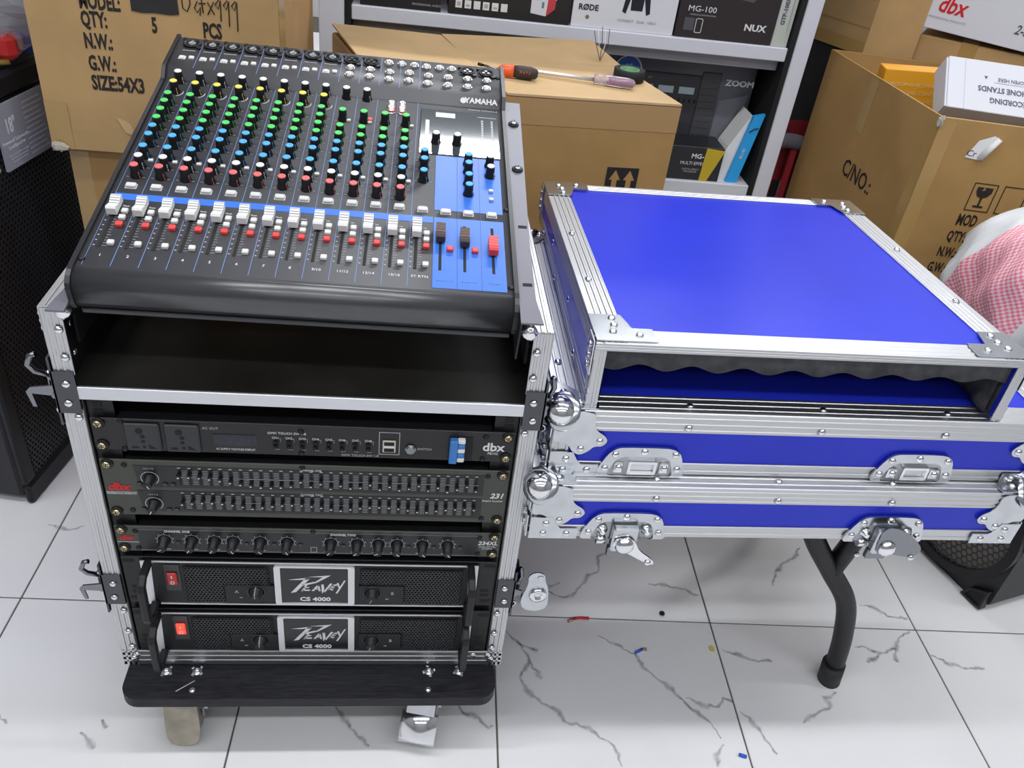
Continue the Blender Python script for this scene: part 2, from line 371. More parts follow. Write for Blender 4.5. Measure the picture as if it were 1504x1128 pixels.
# latch on the case side, hanging open
def case_latch(s, z):
    lt = MB()
    lt.box(s*(HX-.022), s*(HX+.0025), -.0045, -.002, z-.028, z+.028)           # dish plate
    lt.box(s*(HX+.0005), s*(HX+.003), -.0045, .055, z-.045, z+.045)            # bent flange on the side
    o = lt.build('latch_plate', mat('latch_black', (.10, .10, .11), .25, 1), rc)
    MB().box(s*(HX+.003), s*(HX+.012), .006, .046, z-.018, z+.02, .002).build('latch_body', dchrome, o)
    k_ = 1 if s < 0 else .42
    MB().prism([(0, 0), (.026*k_, -.004), (.031*k_, -.010), (.027*k_, -.030), (.023*k_, -.030), (.025*k_, -.012), (.004, -.014)], (s*(HX+.003), .0, z+.006), (s, 0, 0), (0, 0, 1), (0, .0022, 0)).build('hook_plate', dchrome, o)
    MB().tube([(s*(HX+.006), .008, z+.014), (s*(HX+.022*k_), .006, z+.020), (s*(HX+.027*k_), .004, z+.030), (s*(HX+.022*k_), .004, z+.042), (s*(HX+.016*k_), .004, z+.044)], .0032, 8).build('turn_key', dchrome, o)
    MB().lathe((s*(HX+.004), .010, z-.034), (0, -1, 0), [(.0065, 0), (.0065, .002), (.004, .002), (.004, 0)], 14).build('catch_ring', chrome, o)
    rivets(o, [(s*(HX-.012), -.0045, z+.012), (s*(HX-.010), -.0045, z-.014)], (0, -1, 0))
for s in (-1, 1):
    case_latch(s, .609); case_latch(s, .29)
# open butterfly wing on the right lower latch
w = MB().prism(chaikin(arc(.0, .030, .012, -20, 200, 8)+[(-.014, .012), (-.022, -.01), (-.020, -.03), (.0, -.038), (.016, -.03), (.017, .005)], 1), (HX+.034, -.004, .292), (1, 0, .1), (-.1, 0, 1), (0, .002, 0)).build('butterfly_wing', zinc, rc)
MB().lathe((HX+.036, -.004, .290), (0, -1, 0), [(.013, 0), (.012, .004), (.006, .004), (.005, .001)], 16).build('wing_boss', chrome, w)
MB().lathe((HX+.036, -.0045, .323), (0, -1, 0), [(.0045, 0), (.0045, .0006)], 12).build('wing_hole', paintw, w)
# caster board
BD = [(-.2615, .54), (-.2615, -.034), *arc(-.2375, -.034, .024, 180, 270, 6), *arc(.2345, -.034, .024, 270, 360, 6), (.2585, .54)]
bd = MB().prism(BD, (0, 0, ZB-.0185), X, Y, (0, 0, .018)).build('caster_board', mat('black_plywood', (.010, .010, .014), .5, 0, .3, noise=.7, nscale=9, aniso=(4, 30, 30)), rc)
TNUT = sm_mesh(MB().lathe((0,0,0), Z, [(.0078, 0), (.0070, .0018), (.0045, .0026), (.0038, .0045), (.0018, .0055)], 12).box(-.0098, .0098, -.0024, .0024, 0, .0018, .0006).box(-.0024, .0024, -.0098, .0098, 0, .0018, .0006), 'bolt', [zinc])
for x in (-.2083, -.1665, .1619, .2062): put('bolt', TNUT, rc, (x, -.0135, ZB-.0005), Z, random.random())
for x in (-.1666, .161): put('bolt', RIV, rc, (x, -.0445, ZB-.0005), Z)
MB().add([(-.189, -.045, ZB-.0003), (-.188, -.0465, ZB-.0003), (-.166, -.029, ZB-.0003), (-.167, -.0283, ZB-.0003)], [(0,1,2,3)]).build('scuff_mark', mat('scuff', (.4, .4, .4), .6), bd)
def caster(x, y, rz, brake):
    root = bpy.data.objects.new('caster', None); COL.objects.link(root); root.parent = rc; root.location = (x, y, 0); root.rotation_euler = (0, 0, rz)
    root.empty_display_size = .02
    MB().box(-.04, .04, -.032, .032, ZB-.022, ZB-.0185, .001).build('mounting_plate', zinc, root)
    MB().lathe((0, 0, ZB-.022), (0, 0, -1), [(.026, 0), (.028, .004), (.024, .010), (.018, .012)], 20).build('swivel', zinc, root)
    R0 = .0385; cy = -.018
    MB().lathe((-.016, cy, R0), X, [(.010, 0), (.034, 0), (R0, .004), (R0, .028), (.034, .032), (.010, .032)], 28).build('wheel', mat('grey_wheel', (.23, .22, .19), .5), root)
    fk = MB()
    for s in (-1, 1):
        fk.prism([(-.024, ZB-.034), (.016, ZB-.034), (cy+.012, R0-.014), (cy-.010, R0-.014)], (s*.019, 0, 0), Y, Z, (s*.003, 0, 0))
    fk.box(-.022, .022, -.026, .018, ZB-.036, ZB-.033); fk.cyl((-.026, cy, R0), (.026, cy, R0), .006, n=10)
    fk.build('fork', zinc, root)
    if brake:
        MB().prism([(-.045, .096), (-.050, .097), (-.062, .064), (-.058, .062)], (-.021, 0, 0), Y, Z, (.042, 0, 0)).build('brake_arm', zinc, root)
        MB().prism([(-.056, .066), (-.061, .067), (-.074, .050), (-.082, .036), (-.083, .026), (-.078, .022), (-.072, .034), (-.064, .050)], (-.027, 0, 0), Y, Z, (.054, 0, 0), smooth=True).build('brake_pedal', chrome, root)
        for k, (yy, zz) in enumerate(((-.079, .036), (-.0805, .028))): MB().box(-.027, .027, yy-.002, yy+.001, zz-.002, zz+.001, .0006).build('pedal_ridge', chrome, root)
    else:
        MB().prism([(-.023, .096), (.023, .096), (.024, .05), (.022, .026), (.016, .014), (.006, .010), (-.008, .010), (-.018, .015), (-.023, .028), (-.024, .05)], (0, -.0665, 0), X, V((0, .10, 1)), (0, .004, 0)).build('wheel_guard', mat('dusty_metal', (.33, .3, .24), .38, .6, noise=.2, nscale=40), root)
caster(-.187, .012, R(0), False); caster(.165, .016, R(-12), True)
caster(-.187, .47, R(160), False); caster(.187, .47, R(200), False)

# ================================================================ rack gear
def rack_screws(parent, zs):
    for z in zs:
        for s in (-1, 1): put('rack_screw', SCR, parent, (s*.2325, -.003, z), (0, -1, 0), random.random()*3)
def small_screws(parent, pts, y=-.0032):
    for x, z in pts: put('screw', BSC, parent, (x, y, z), (0, -1, 0))
def quadp(x0, x1, z0, z1, y): return [(x0, y, z0), (x1, y, z0), (x1, y, z1), (x0, y, z1)], [(0, 1, 2, 3)]
FX = dict(x=(1,0,0), y=(0,0,1))
# --- power sequencer
ps = thing('power_sequencer', 'slim black power sequencer with two sockets and a blue switch, topmost unit in the rack', 'power sequencer', (0, 0, 0))
pbk = mat('sequencer_black', (.015, .0145, .016), .4, 0, .4, bump=.04, bscale=1200)
MB().box(-.2413, .2413, -.003, .0, .5288, .5747, .0008).build('front_panel', pbk, ps)
MB().box(-.214, .214, .0, .21, .531, .572).build('chassis', blackm, ps)
rack_screws(ps, (.5683, .5366))
for x0 in (-.2055, -.1622):
    so = MB().box(x0, x0+.0385, -.0065, -.003, .5305, .5705, .0015).build('socket', mat('socket_plastic', (.022, .023, .028), .4), ps)
    c = x0+.0192
    hm = MB(); 
    hm.lathe((c-.003, -.0062, .5605), (0, -1, 0), [(.0042, 0), (.0042, .0006)], 12)
    hm.lathe((c, -.0062, .5525), (0, -1, 0), [(.0028, 0), (.0028, .0006)], 10); hm.lathe((c, -.0062, .5455), (0, -1, 0), [(.0024, 0), (.0024, .0006)], 10)
    hm.lathe((c+.0005, -.0062, .5375), (0, -1, 0), [(.002, 0), (.002, .0006)], 10)
    hm.box(c-.0135, c-.0055, -.0068, -.006, .535, .5378); hm.prism([(.0055, .535), (.0055, .541), (.0135, .5355), (.0135, .535)], (c, -.0068, 0), X, Z, (0, .0008, 0))
    hm.build('socket_holes', matte, so)
MB().box(-.109, -.0598, -.0036, -.003, .5405, .5575, 0).build('display', mat('display_glass', (.014, .014, .03), .08), ps)
for k in range(7): MB().box(-.094+.004*k, -.093+.004*k, -.0038, -.0036, .544, .555).build('display_bar', mat('display_bar', (.028, .026, .05), .3), ps)
text('lettering', 'AC OUT', .0048, ps, (-.1115, -.0032, .5655), m=pgrey, **FX)
text('lettering', 'AC SUPPLY VOLTAGE DISPLAY', .0042, ps, (-.085, -.0032, .5355), m=pw, **FX, sx=.78)
for k in range(8):
    x = -.0392+.01525*k
    sw = MB().box(x-.0028, x+.0028, -.006, -.003, .540, .5505, .0008).build('channel_switch', matte, ps)
    MB().lathe((x, -.006, .5455), (0, -1, 0), [(.0019, 0), (.0019, .004), (.0008, .0048)], 8).build('toggle', blackp, sw)
    text('lettering', 'CH%d' % (k+1), .0042, ps, (x, -.0032, .5548), m=pw, **FX)
    MB().box(x+.0035, x+.0062, -.0031, -.003, .5535, .5540).box(x+.0058, x+.0062, -.0031, -.003, .549, .554).box(x-.0012, x+.0042, -.0031, -.003, .5372, .5378).build('print_bracket', pgrey, ps)
text('lettering', 'OMX TOUCH SW 1-8', .0046, ps, (-.026, -.0032, .5618), m=pw, **FX)
text('lettering', 'OMX TOUCH SW 1-8', .0046, ps, (.058, -.0032, .5322), m=pgrey, **FX)
us = MB().ring([(.080, .5352), (.1045, .5352), (.1045, .5692), (.080, .5692)], [(.0808, .536), (.1037, .536), (.1037, .5684), (.0808, .5684)], (0, -.0031, 0), X, Z, (0, -.0003, 0)).build('port_frame', pgrey, ps)
MB().box(.0845, .0998, -.0052, -.003, .5398, .5575, .0006).build('usb_port', mat('port_beige', (.62, .57, .47), .4), ps)
for z in (.5437, .5532): MB().box(.0862, .0981, -.0055, -.005, z-.0026, z+.0026).build('usb_slot', matte, ps)
MB().box(.0862, .0981, -.0056, -.005, .5474, .5497).build('usb_tongue', pw, ps)
pbn = MB().lathe((.1175, -.003, .5448), (0, -1, 0), [(.0072, 0), (.0068, .002), (.0056, .002), (.0052, .0038)], 18).build('power_button', dchrome, ps)
text('lettering', 'SWITCH', .0045, ps, (.1341, -.0032, .5453), m=pgrey, **FX)
br = MB().box(.1625, .1915, -.0036, -.003, .5305, .5665).build('breaker', matte, ps)
MB().box(.1635, .173, -.012, -.0036, .5305, .5655, .001).build('breaker_body', mat('breaker_blue', (.03, .19, .55), .35), br)
for z0, mm in ((.532, white), (.5385, mat('breaker_blue', (0, 0, 0))), (.546, white), (.5525, mat('breaker_blue', (0, 0, 0))), (.560, white)):
    MB().box(.1728, .1818, -.0105, -.0036, z0, z0+.0062, .0012).build('breaker_toggle', mm, br)
text('lettering', 'dbx', .0175, ps, (.2165, -.0032, .5515), m=pw, bold=.0004, **FX)
text('lettering', 'PB102', .005, ps, (.2165, -.0032, .5420), m=pw, **FX)
small_screws(ps, ((-.2085, .5715), (-.209, .531), (-.01, .5655), (-.01, .533), (.205, .533), (.206, .567)))
# --- graphic equaliser
olive = mat('equalizer_olive', (.062, .066, .055), .36, .35)
eq = thing('graphic_equalizer', 'olive grey two-row graphic equalizer with many small sliders, below the sequencer', 'equalizer', (0, 0, 0))
MB().box(-.2413, .2413, -.003, 0, .4257, .5141, .0008).build('front_panel', olive, eq)
MB().box(-.214, .214, 0, .16, .428, .512).build('chassis', blackm, eq)
rack_screws(eq, (.508, .4318))
for z0, z1 in ((.4725, .5065), (.4335, .4672)): MB().prism([(-.2045, z1), (-.2005, z0), (.2105, z0), (.2105, z1)], (0, -.0031, 0), X, Z, (0, -.0003, 0)).build('dark_panel', mat('equalizer_black', (.012, .012, .015), .4), eq)
SLD = sm_mesh(MB().box(-.0021, .0021, -.0078, 0, -.0026, .0026, .0006, 0).box(-.0012, .0012, -.0081, -.0077, -.0006, .0006, 0, 1), 'slider', [blackp, pw])
CURVES = [[(.5+.5*math.sin(k*.42+1.1))*(.0128) if k < 12 else .0009+.0125*abs(((k*7) % 17)/17-.15) for k in range(31)],
          [.004+.008*abs(math.sin(k*.36+.6)) for k in range(31)]]
for rrow, (zc) in enumerate((.4895, .4500)):
    pr = MB()
    for k in range(31):
        x = -.1528+.01178*k
        if k < 30:
            for q in range(9):
                if q == 4: continue
                pr.add(*quadp(x+.0028, x+.009, zc-.0104+.0026*q-.0003, zc-.0104+.0026*q+.0003, -.0036))
        pr.add(*quadp(x-.0018, x+.0018, zc+.0138, zc+.0152, -.0036))
    pr.add(*quadp(-.156, .204, zc-.0004, zc+.0004, -.0036))
    pr.build('scale_print', mat('scale_grey', (.45, .46, .47), .6), eq)
    for k in range(31):
        x = -.1528+.01178*k
        MB_s = inst('slider', SLD, eq, (x, -.0034, zc-.0068+CURVES[rrow][k]))
    sl = MB()
    for k in range(31): x = -.1528+.01178*k; sl.add(*quadp(x-.0009, x+.0009, zc-.0125, zc+.0125, -.0035))
    sl.build('slider_slots', matte, eq)
    text('lettering', 'CHANNEL ONE' if rrow == 0 else 'CHANNEL TWO', .0036, eq, (.0, -.0037, zc+.0168), m=pw, **FX)
def pot(parent, x, z, y0, r, h, ang, m=blackp, line=pw, name='knob'):
    ob = bpy.data.objects.new
    k = MB().lathe((0, 0, 0), (0, -1, 0), [(r*1.25, 0), (r*1.22, h*.12), (r, h*.2), (r*.88, h*.94), (r*.78, h)], 16).build(name, m, parent, (x, y0, z))
    d = V((math.cos(ang), 0, math.sin(ang)))
    s_ = V((-d.z, 0, d.x))*.0005
    p0 = d*(r*1.27); p1 = d*(r*.92)+V((0, -h*.96, 0)); p2 = V((0, -h*1.01, 0)); p3 = d*(r*.78)+V((0, -h*1.01, 0))
    MB().add([p0-s_+d*.0003, p0+s_+d*.0003, p1+s_+d*.0003, p1-s_+d*.0003, p3-s_, p3+s_, p2+s_, p2-s_], [(0,1,2,3), (3,2,5,4), (4,5,6,7)]).build('pointer', line, k)
    return k
def arcprint(parent, x, z, y, r, m=pw, w=.0006, a0=-50, a1=230):
    A = arc(x, z, r, a0, a1, 20); B = arc(x, z, r+w, a0, a1, 20)
    MB().add([(p[0], y, p[1]) for p in A+B], [(q, q+1, 22+q, 21+q) for q in range(20)]).build('dial_print', m, parent)
for z, a in ((.4865, -65), (.4455, -115)):
    arcprint(eq, -.1875, z, -.0036, .0098); pot(eq, -.1875, z, -.0034, .006, .014, R(a))
    for x in (-.2005, -.171, -.162): MB().box(x-.003, x+.003, -.0055, -.0034, z-.0115, z-.0065, .0008).build('button', mat('dark_button', (.03, .03, .035), .35), eq)
    text('lettering', '-12 0 +12', .0032, eq, (-.1875, -.0037, z+.0152), m=pgrey, **FX)
text('lettering', 'dbx', .0165, eq, (-.2255, -.0033, .4715), m=pred, bold=.0008, shear=.3, **FX)
MB().add(*quadp(-.2405, -.205, .4626, .4634, -.0032)).build('print_line', pw, eq)
text('lettering', 'PROFESSIONAL PRODUCTS', .003, eq, (-.2227, -.0033, .4606), m=pw, **FX, sx=.92)
text('lettering', '231', .0115, eq, (.2285, -.0033, .4725), m=pw, bold=.0003, shear=.25, **FX)
text('lettering', 'Graphic Equalizer', .0042, eq, (.2235, -.0033, .4643), m=pw, **FX, sx=.88)
small_screws(eq, ((-.214, .506), (-.214, .434), (-.01, .5105), (.2145, .505), (.2125, .4335)))
# --- crossover
xo = thing('crossover', 'slim dark crossover with twelve black knobs, between the equalizer and the upper amplifier', 'crossover', (0, 0, 0))
MB().box(-.2413, .2413, -.003, 0, .3622, .4062, .0008).build('front_panel', olive, xo)
MB().box(-.214, .214, 0, .16, .3645, .404).build('chassis', blackm, xo)
rack_screws(xo, (.4010, .3693))
MB().box(-.214, .212, -.0034, -.003, .3655, .4005).build('dark_panel', MATS['equalizer_black'], xo)
MB().add(*quadp(-.214, .212, .4005, .4011, -.0035)).add(*quadp(-.214, .212, .3649, .3655, -.0035)).build('print_line', mat('line_olive', (.3, .31, .29), .5), xo)
XK = [-.1829, -.1499, -.1223, -.0994, -.066, -.0325, .0221, .0557, .0829, .1067, .1396, .1723]
XA = [-150, -118, -118, -62, -50, -62, -125, -128, -150, -55, -52, -58]
for x, a in zip(XK, XA):
    z = .3835
    arcprint(xo, x, z, -.0036, .0088, m=mat('dial_white', (.55, .56, .57), .6), w=.0005, a0=-30, a1=210)
    tk = MB()
    for q in range(7):
        t = R(-25+230*q/6); tk.box(x+.0108*math.cos(t)-.0005, x+.0108*math.cos(t)+.0005, -.0036, -.0035, z+.0108*math.sin(t)-.0005, z+.0108*math.sin(t)+.0005)
    tk.add(*quadp(x-.008, x+.006, .3672, .3680, -.0036)).build('dial_ticks', pw, xo)
    pot(xo, x, z, -.0034, .0064, .0175, R(a))
for x in (-.167, -.083, -.049, -.016, .038, .122, .155, .189): MB().box(x-.0028, x+.0028, -.0052, -.0034, .3765, .3815, .0006).build('button', MATS['dark_button'], xo)
MB().ring([(-.0035, .366), (.0045, .366), (.0045, .3755), (-.0035, .3755)], [(-.0028, .3667), (.0038, .3667), (.0038, .3748), (-.0028, .3748)], (0, -.0035, 0), X, Z, (0, -.0002, 0)).build('print_bracket', pgrey, xo)
text('lettering', 'CHANNEL ONE', .0044, xo, (-.1667, -.0037, .3985), m=pw, bold=.0001, **FX)
text('lettering', 'CHANNEL TWO', .0044, xo, (.0377, -.0037, .3985), m=pw, bold=.0001, **FX)
text('lettering', 'dbx', .011, xo, (-.2290, -.0033, .3862), m=pred, bold=.0005, shear=.3, **FX)
MB().add(*quadp(-.2405, -.214, .3782, .379, -.0032)).build('print_line', pw, xo)
text('lettering', '234XL', .0095, xo, (.2250, -.0037, .3885), m=pw, bold=.0002, shear=.2, **FX)
text('lettering', 'Stereo 2/3-Way\nCrossover', .0034, xo, (.2250, -.0037, .3805), m=pw, **FX)
small_screws(xo, ((-.2165, .398), (-.216, .3685), (-.0, .4035), (.2135, .398), (.2135, .3685)))
# --- power amplifiers
amp_face = mat('amplifier_black', (.011, .011, .013), .42, 0, .35, bump=.05, bscale=900)
silver = mat('silver_trim', (.74, .75, .77), .35, .35)
def honey(x0, x1, z0, z1, y, c, hole, dy=.0015, skip=None):
    """honeycomb sheet: cells of radius c with hexagonal holes"""
    mb = MB(); row = 0; z = z0+c
    while z < z1-c*.6:
        x = x0+c*.9+(c*.866 if row % 2 else 0)
        while x < x1-c*.7:
            if not (skip and skip(x, z)):
                o = [(x+c*math.cos(R(30+60*k)), y, z+c*math.sin(R(30+60*k))) for k in range(6)]
                i = [(x+hole*math.cos(R(30+60*k)), y, z+hole*math.sin(R(30+60*k))) for k in range(6)]
                j = [(p[0], y+dy, p[2]) for p in i]
                b = len(mb.v)
                mb.v += [V(p) for p in o+i+j]
                for k in range(6):
                    q = (k+1) % 6
                    mb.f += [[b+k, b+q, b+6+q, b+6+k], [b+6+k, b+6+q, b+12+q, b+12+k]]; mb.m += [0, 0]; mb.sm += [False, False]
            x += c*1.732
        z += c*1.5; row += 1
    return mb
LOGO = {  # angular badge lettering drawn as strokes, unit = letter grid
 'P': [[(-40,4),(38,19),(4,15),(-4,-17),(-30,-19),(-24,-11),(-8,10),(-14,8)]],
}
def amplifier(zc, label, lit):
    t = thing('power_amplifier', label, 'amplifier', (0, 0, zc), group='power amplifiers in the rack')
    z0, z1 = -.0435, .0435
    MB().box(-.2413, .2413, -.003, 0, z0, z1, .0008).build('front_panel', blackm, t)
    MB().box(-.214, .214, 0, .36, z0+.003, z1-.003).build('chassis', blackm, t)
    for s in (-1, 1):
        for zz in (-.034, .036): MB().prism(rrect(s*.2325-.008, s*.2325+.008, zz-.0032, zz+.0032, .003, 3), (0, -.0033, 0), X, Z, (0, .0003, 0)).build('ear_slot', matte, t)
        for zz in (-.022, -.013): MB().prism(rrect(s*.2290-.006, s*.2290+.006, zz-.0026, zz+.0026, .001, 2), (0, -.0033, 0), X, Z, (0, .0003, 0)).build('ear_slot', matte, t)
        MB().box(s*.2175, s*.2183, -.0042, -.003, z0+.002, z1-.002).build('ear_seam', matte, t)
    MB().box(-.216, .216, -.007, -.003, -.0405, .0405, .001).build('face_plate', amp_face, t)
    # silver trim: lines top and bottom, swollen ends
    for s in (-1, 1):
        MB().prism([(s*.2165, .0408), (s*.2165, -.0408), (s*.207, -.0408), (s*.2035, .0355), (s*.2005, .0385), (s*.2005, .0408)], (0, -.0085, 0), X, Z, (0, .0015, 0)).build('trim_end', silver, t)
    for z in (.0392, -.0408): MB().box(-.2, .207, -.0085, -.007, z, z+.0016).build('trim_line', silver, t)
    # grilles
    for x0, x1, sk in ((-.166, -.0565, lambda x, z: x > -.1165 and z < .0005), (.0595, .1975, lambda x, z: x < .1195 and z < .0015)):
        MB().box(x0, x1, -.0074, -.0069, -.034, .0325).build('grille_backing', matte, t)
        g = honey(x0, x1, -.034, .0325, -.0095, .0027, .0018, .002, sk).build('grille', mat('grille_black', (.024, .024, .028), .45), t); g['kind'] = 'stuff'
    MB().box(-.1155, -.0515, -.0105, -.007, -.0345, -.0015, .0008).build('control_plate', amp_face, t)
    MB().box(.0585, .1185, -.0105, -.007, -.0335, .0005, .0008).build('control_plate', amp_face, t)
    for x, nm in ((-.0755, 'A'), (.0765, 'B')):
        z = -.0125
        MB().lathe((x, -.0105, z), (0, -1, 0), [(.0125, 0), (.0122, .001), (.0108, .001), (.0105, 0)], 22).build('knob_ring', mat('dark_button', (0, 0, 0)), t)
        pot(t, x, z, -.0105, .0078, .012, R(90 if nm == 'A' else -110), line=pgrey)
        text('lettering', nm, .0075, t, (-.1005 if nm == 'A' else .1035, -.0107, -.0125), m=pgrey, **FX)
        MB().add(*quadp(x-.022 if nm == 'A' else x+.018, x-.018 if nm == 'A' else x+.022, -.0245, -.023, -.0106)).build('print_mark', pgrey, t)
    # badge
    b = MB().ring(rrect(-.051, .053, -.0365, .037, .003, 3), rrect(-.0430, .0445, -.0345, .035, .002, 3), (0, -.007, 0), X, Z, (0, -.004, 0)).build('badge_frame', silver, t)
    MB().box(-.0432, .0447, -.0088, -.0069, -.0347, .0352).build('badge_plate', mat('badge_black', (.012, .012, .014), .2), t)
    lg = MB()
    def st(pts): lg.prism(pts, (.0015, -.0094, .004), V((.00085, 0, 0)), V((0, 0, .00085)), (0, .0005, 0))
    st([(-40, 8), (-12, 13), (-8, 10), (-26, 8)]); st([(-14, 13), (-8, 11), (-30, -20), (-38, -22)]); st([(-10, 15), (24, 19), (2, 2), (-1, 3), (12, 15)])
    st([(-20, -2), (-2, 4), (2, 2), (-18, -5)]); st([(-15, -4), (-12, -4), (-18, -17), (-22, -18)]); st([(-19, -14), (-8, -14), (-9, -17), (-20, -17)]); st([(-17, -9), (-9, -8), (-10, -10), (-18, -11)])
    st([(-6, -17), (-2, -17), (6, -4), (3, -3)]); st([(3, -3), (6, -4), (8, -17), (5, -17)]); st([(-1, -12), (6, -11), (6, -13), (-2, -14)])
    st([(9, -2), (13, -2), (14, -21), (10, -23)]); st([(10, -23), (14, -21), (26, 0), (23, 1)])
    st([(20, -15), (23, -15), (29, -2), (26, -2)]); st([(26, -2), (34, -1), (33, -4), (25, -5)]); st([(23, -8), (30, -7), (29, -9), (22, -10)]); st([(20, -13), (28, -12), (27, -15), (20, -15)])
    st([(33, 2), (36, 2), (38, -8), (36, -10)]); st([(44, 7), (47, 8), (34, -22), (31, -22)])
    lg.build('logo', mat('badge_silver', (.72, .73, .75), .35, .2), t)
    text('lettering', 'CS 4000', .0105, t, (.001, -.0092, -.0272), m=MATS['badge_silver'], bold=.0004, sx=1.12, **FX)
    MB().add(*quadp(-.03, .033, -.0336, -.0331, -.0091)).build('print_line', pgrey, t)
    # switch
    sw = MB().box(-.1895, -.1695, -.0085, -.007, -.0145, .034, .0008).build('switch_frame', mat('dark_button', (0, 0, 0)), t)
    MB().box(-.1862, -.1735, -.0115, -.0085, -.001, .0215, .0015).build('power_switch', mat('switch_red_lit' if lit else 'switch_red', (.85, .06, .03) if lit else (.5, .012, .012), .25, emit=.7 if lit else 0), t)
    MB().box(-.1806, -.1792, -.0118, -.0114, .0125, .0175).build('print_mark', pw, t)
    MB().lathe((-.1798, -.0114, .0045), (0, -1, 0), [(.0028, 0), (.0028, .0004), (.0018, .0004), (.0018, 0)], 14).build('print_mark', pw, t)
    # handles
    for s in (-1, 1):
        x = s*.2065
        h = MB(); prof = [(-.007, .043), (-.034, .043), (-.046, .036), (-.049, .026), (-.049, -.026), (-.046, -.036), (-.034, -.043), (-.007, -.043), (-.007, -.034), (-.032, -.034), (-.038, -.028), (-.0385, -.024), (-.0385, .024), (-.038, .028), (-.032, .034), (-.007, .034)]
        h.prism(prof, (x-.0048, 0, 0), Y, Z, (.0096, 0, 0))
        o = h.build('handle', blackp, t); bv = o.modifiers.new('bevel', 'BEVEL'); bv.width = .0022; bv.segments = 2
    return t
amplifier(.3085, 'black rack power amplifier with dark red switch, upper of the two', False)
amplifier(.2085, 'black rack power amplifier with glowing red switch, lowest unit above the caster board', True)
# ================================================================ mixing console
ti = R(11.64); mn = V((0, -math.sin(ti), math.cos(ti))); mv = V((0, math.cos(ti), math.sin(ti))); ya = R(-.669)
U2 = X*math.cos(ya)+mv*math.sin(ya); V2 = -X*math.sin(ya)+mv*math.cos(ya)
MM = Matrix((U2, V2, mn)).transposed().to_4x4(); MM.translation = V((-.0039, 0, .7614))
mx = thing('mixing_console', 'black mixing console with rows of coloured knobs and faders, on the rack case', 'mixing console', mtx=MM)
PR = [(.485, .011), (.401, .011), (.387, 0), (0, 0), (-.006, -.0006), (-.012, -.003), (-.0165, -.0072), (-.019, -.0125), (-.0195, -.018), (-.0195, -.030), (-.017, -.036), (-.010, -.039), (.02, -.041), (.485, -.062)]
c = MB().prism(PR, (-.2225, 0, 0), Y, Z, (.445, 0, 0), smooth=True).build('chassis', panelg, mx)
PC = [(.489, .0135), (.399, .0135), (.384, .0025), (.002, .0025), (-.006, .0018), (-.013, -.001), (-.019, -.006), (-.0215, -.0125), (-.0218, -.030), (-.019, -.038), (-.010, -.042), (.02, -.044), (.489, -.066)]
for s in (-1, 1): MB().prism(PC, (s*.2222, 0, 0), Y, Z, (s*.005, 0, 0)).build('side_cheek', cheek, mx)
fn = [(.0, .0003), (-.006, -.0003), (-.0125, -.0027), (-.0172, -.0069), (-.0197, -.0123), (-.0203, -.018), (-.0203, -.030), (-.0176, -.0368), (-.010, -.0398), (.0, -.041), (.0, -.030)]
MB().prism(fn, (-.2222, 0, 0), Y, Z, (.4444, 0, 0), smooth=True).build('front_nose', mat('nose_black', (.035, .035, .04), .3, 0, 1.0), mx)
MB().box(-.2225, .2225, -.0115, .01, -.052, -.046, .001).build('front_flange', mat('flange_grey', (.05, .05, .058), .45), mx)
# rack ears
for s in (-1, 1):
    ear = [(.2275, -.012), (.2275, .413), (.249, .413), (.2445, .1), (.2455, -.002), (.2515, -.040), (.2275, -.040)] if s > 0 else [(-.2275, -.036), (-.2275, .36), (-.2315, .36), (-.2315, .02), (-.246, -.036)]
    e = MB().prism(ear, (0, 0, -.004 if s > 0 else -.03), X, Y, (0, 0, .0025)).build('rack_ear', mat('ear_grey', (.17, .17, .20), .42, .2), mx)
    if s < 0: continue
    MB().box(s*.2275, s*.2295, -.04, .413, -.055, -.0035).build('ear_flange', blackm, mx)
    for v in (.354, .2445): put('ear_screw', ESC, mx, (s*.2376, v, -.0015), Z, random.random())
    for v in (.1247, .0209): MB().box(s*.2325, s*.2428, v-.0025, v+.0025, -.0016, -.0012).build('ear_slot', matte, mx)
CX = [-.203+.027*k for k in range(16)]
for u, v, h in ((-.236, -.022, -.040), (.238, -.042, -.012)):
    MB().lathe((u, v, h), (0, -.5, .85), [(.0085, -.006), (.0085, 0), (.0055, .002), (.0045, .006), (.002, .007)], 12).build('flange_bolt', chrome, mx)
# printed areas
def flat(name, x0, x1, y0, y1, h, m): return MB().box(x0, x1, y0, y1, 0, h).build(name, m, mx)
flat('blue_band', -.2165, .1335, .1175, .129, .00025, cblue)
flat('blue_area', .1345, .2148, .004, .1285, .0003, cblue); flat('blue_area', .1345, .2148, .143, .259, .0003, cblue)
gl = MB()
for k in range(1, 13):
    x = CX[k]-.0128; gl.box(x-.0003, x+.0003, .004, .3865, 0, .0002)
    gl.box(x-.0003, x+.0003, .402, .4845, .011, .0112)
gl.box(-.2165, -.2161, .004, .3865, 0, .0002)
gl.build('channel_lines', lineb, mx)
gl = MB()
for x in (.1612, .188): gl.box(x-.0002, x+.0002, .004, .259, .0003, .0005)
gl.build('group_lines', mat('line_dark', (.02, .07, .3), .5), mx)
flat('panel_hairline', -.2215, .2215, .3, .3001, .0001, panelg)  # hairline strip in the console's own grey
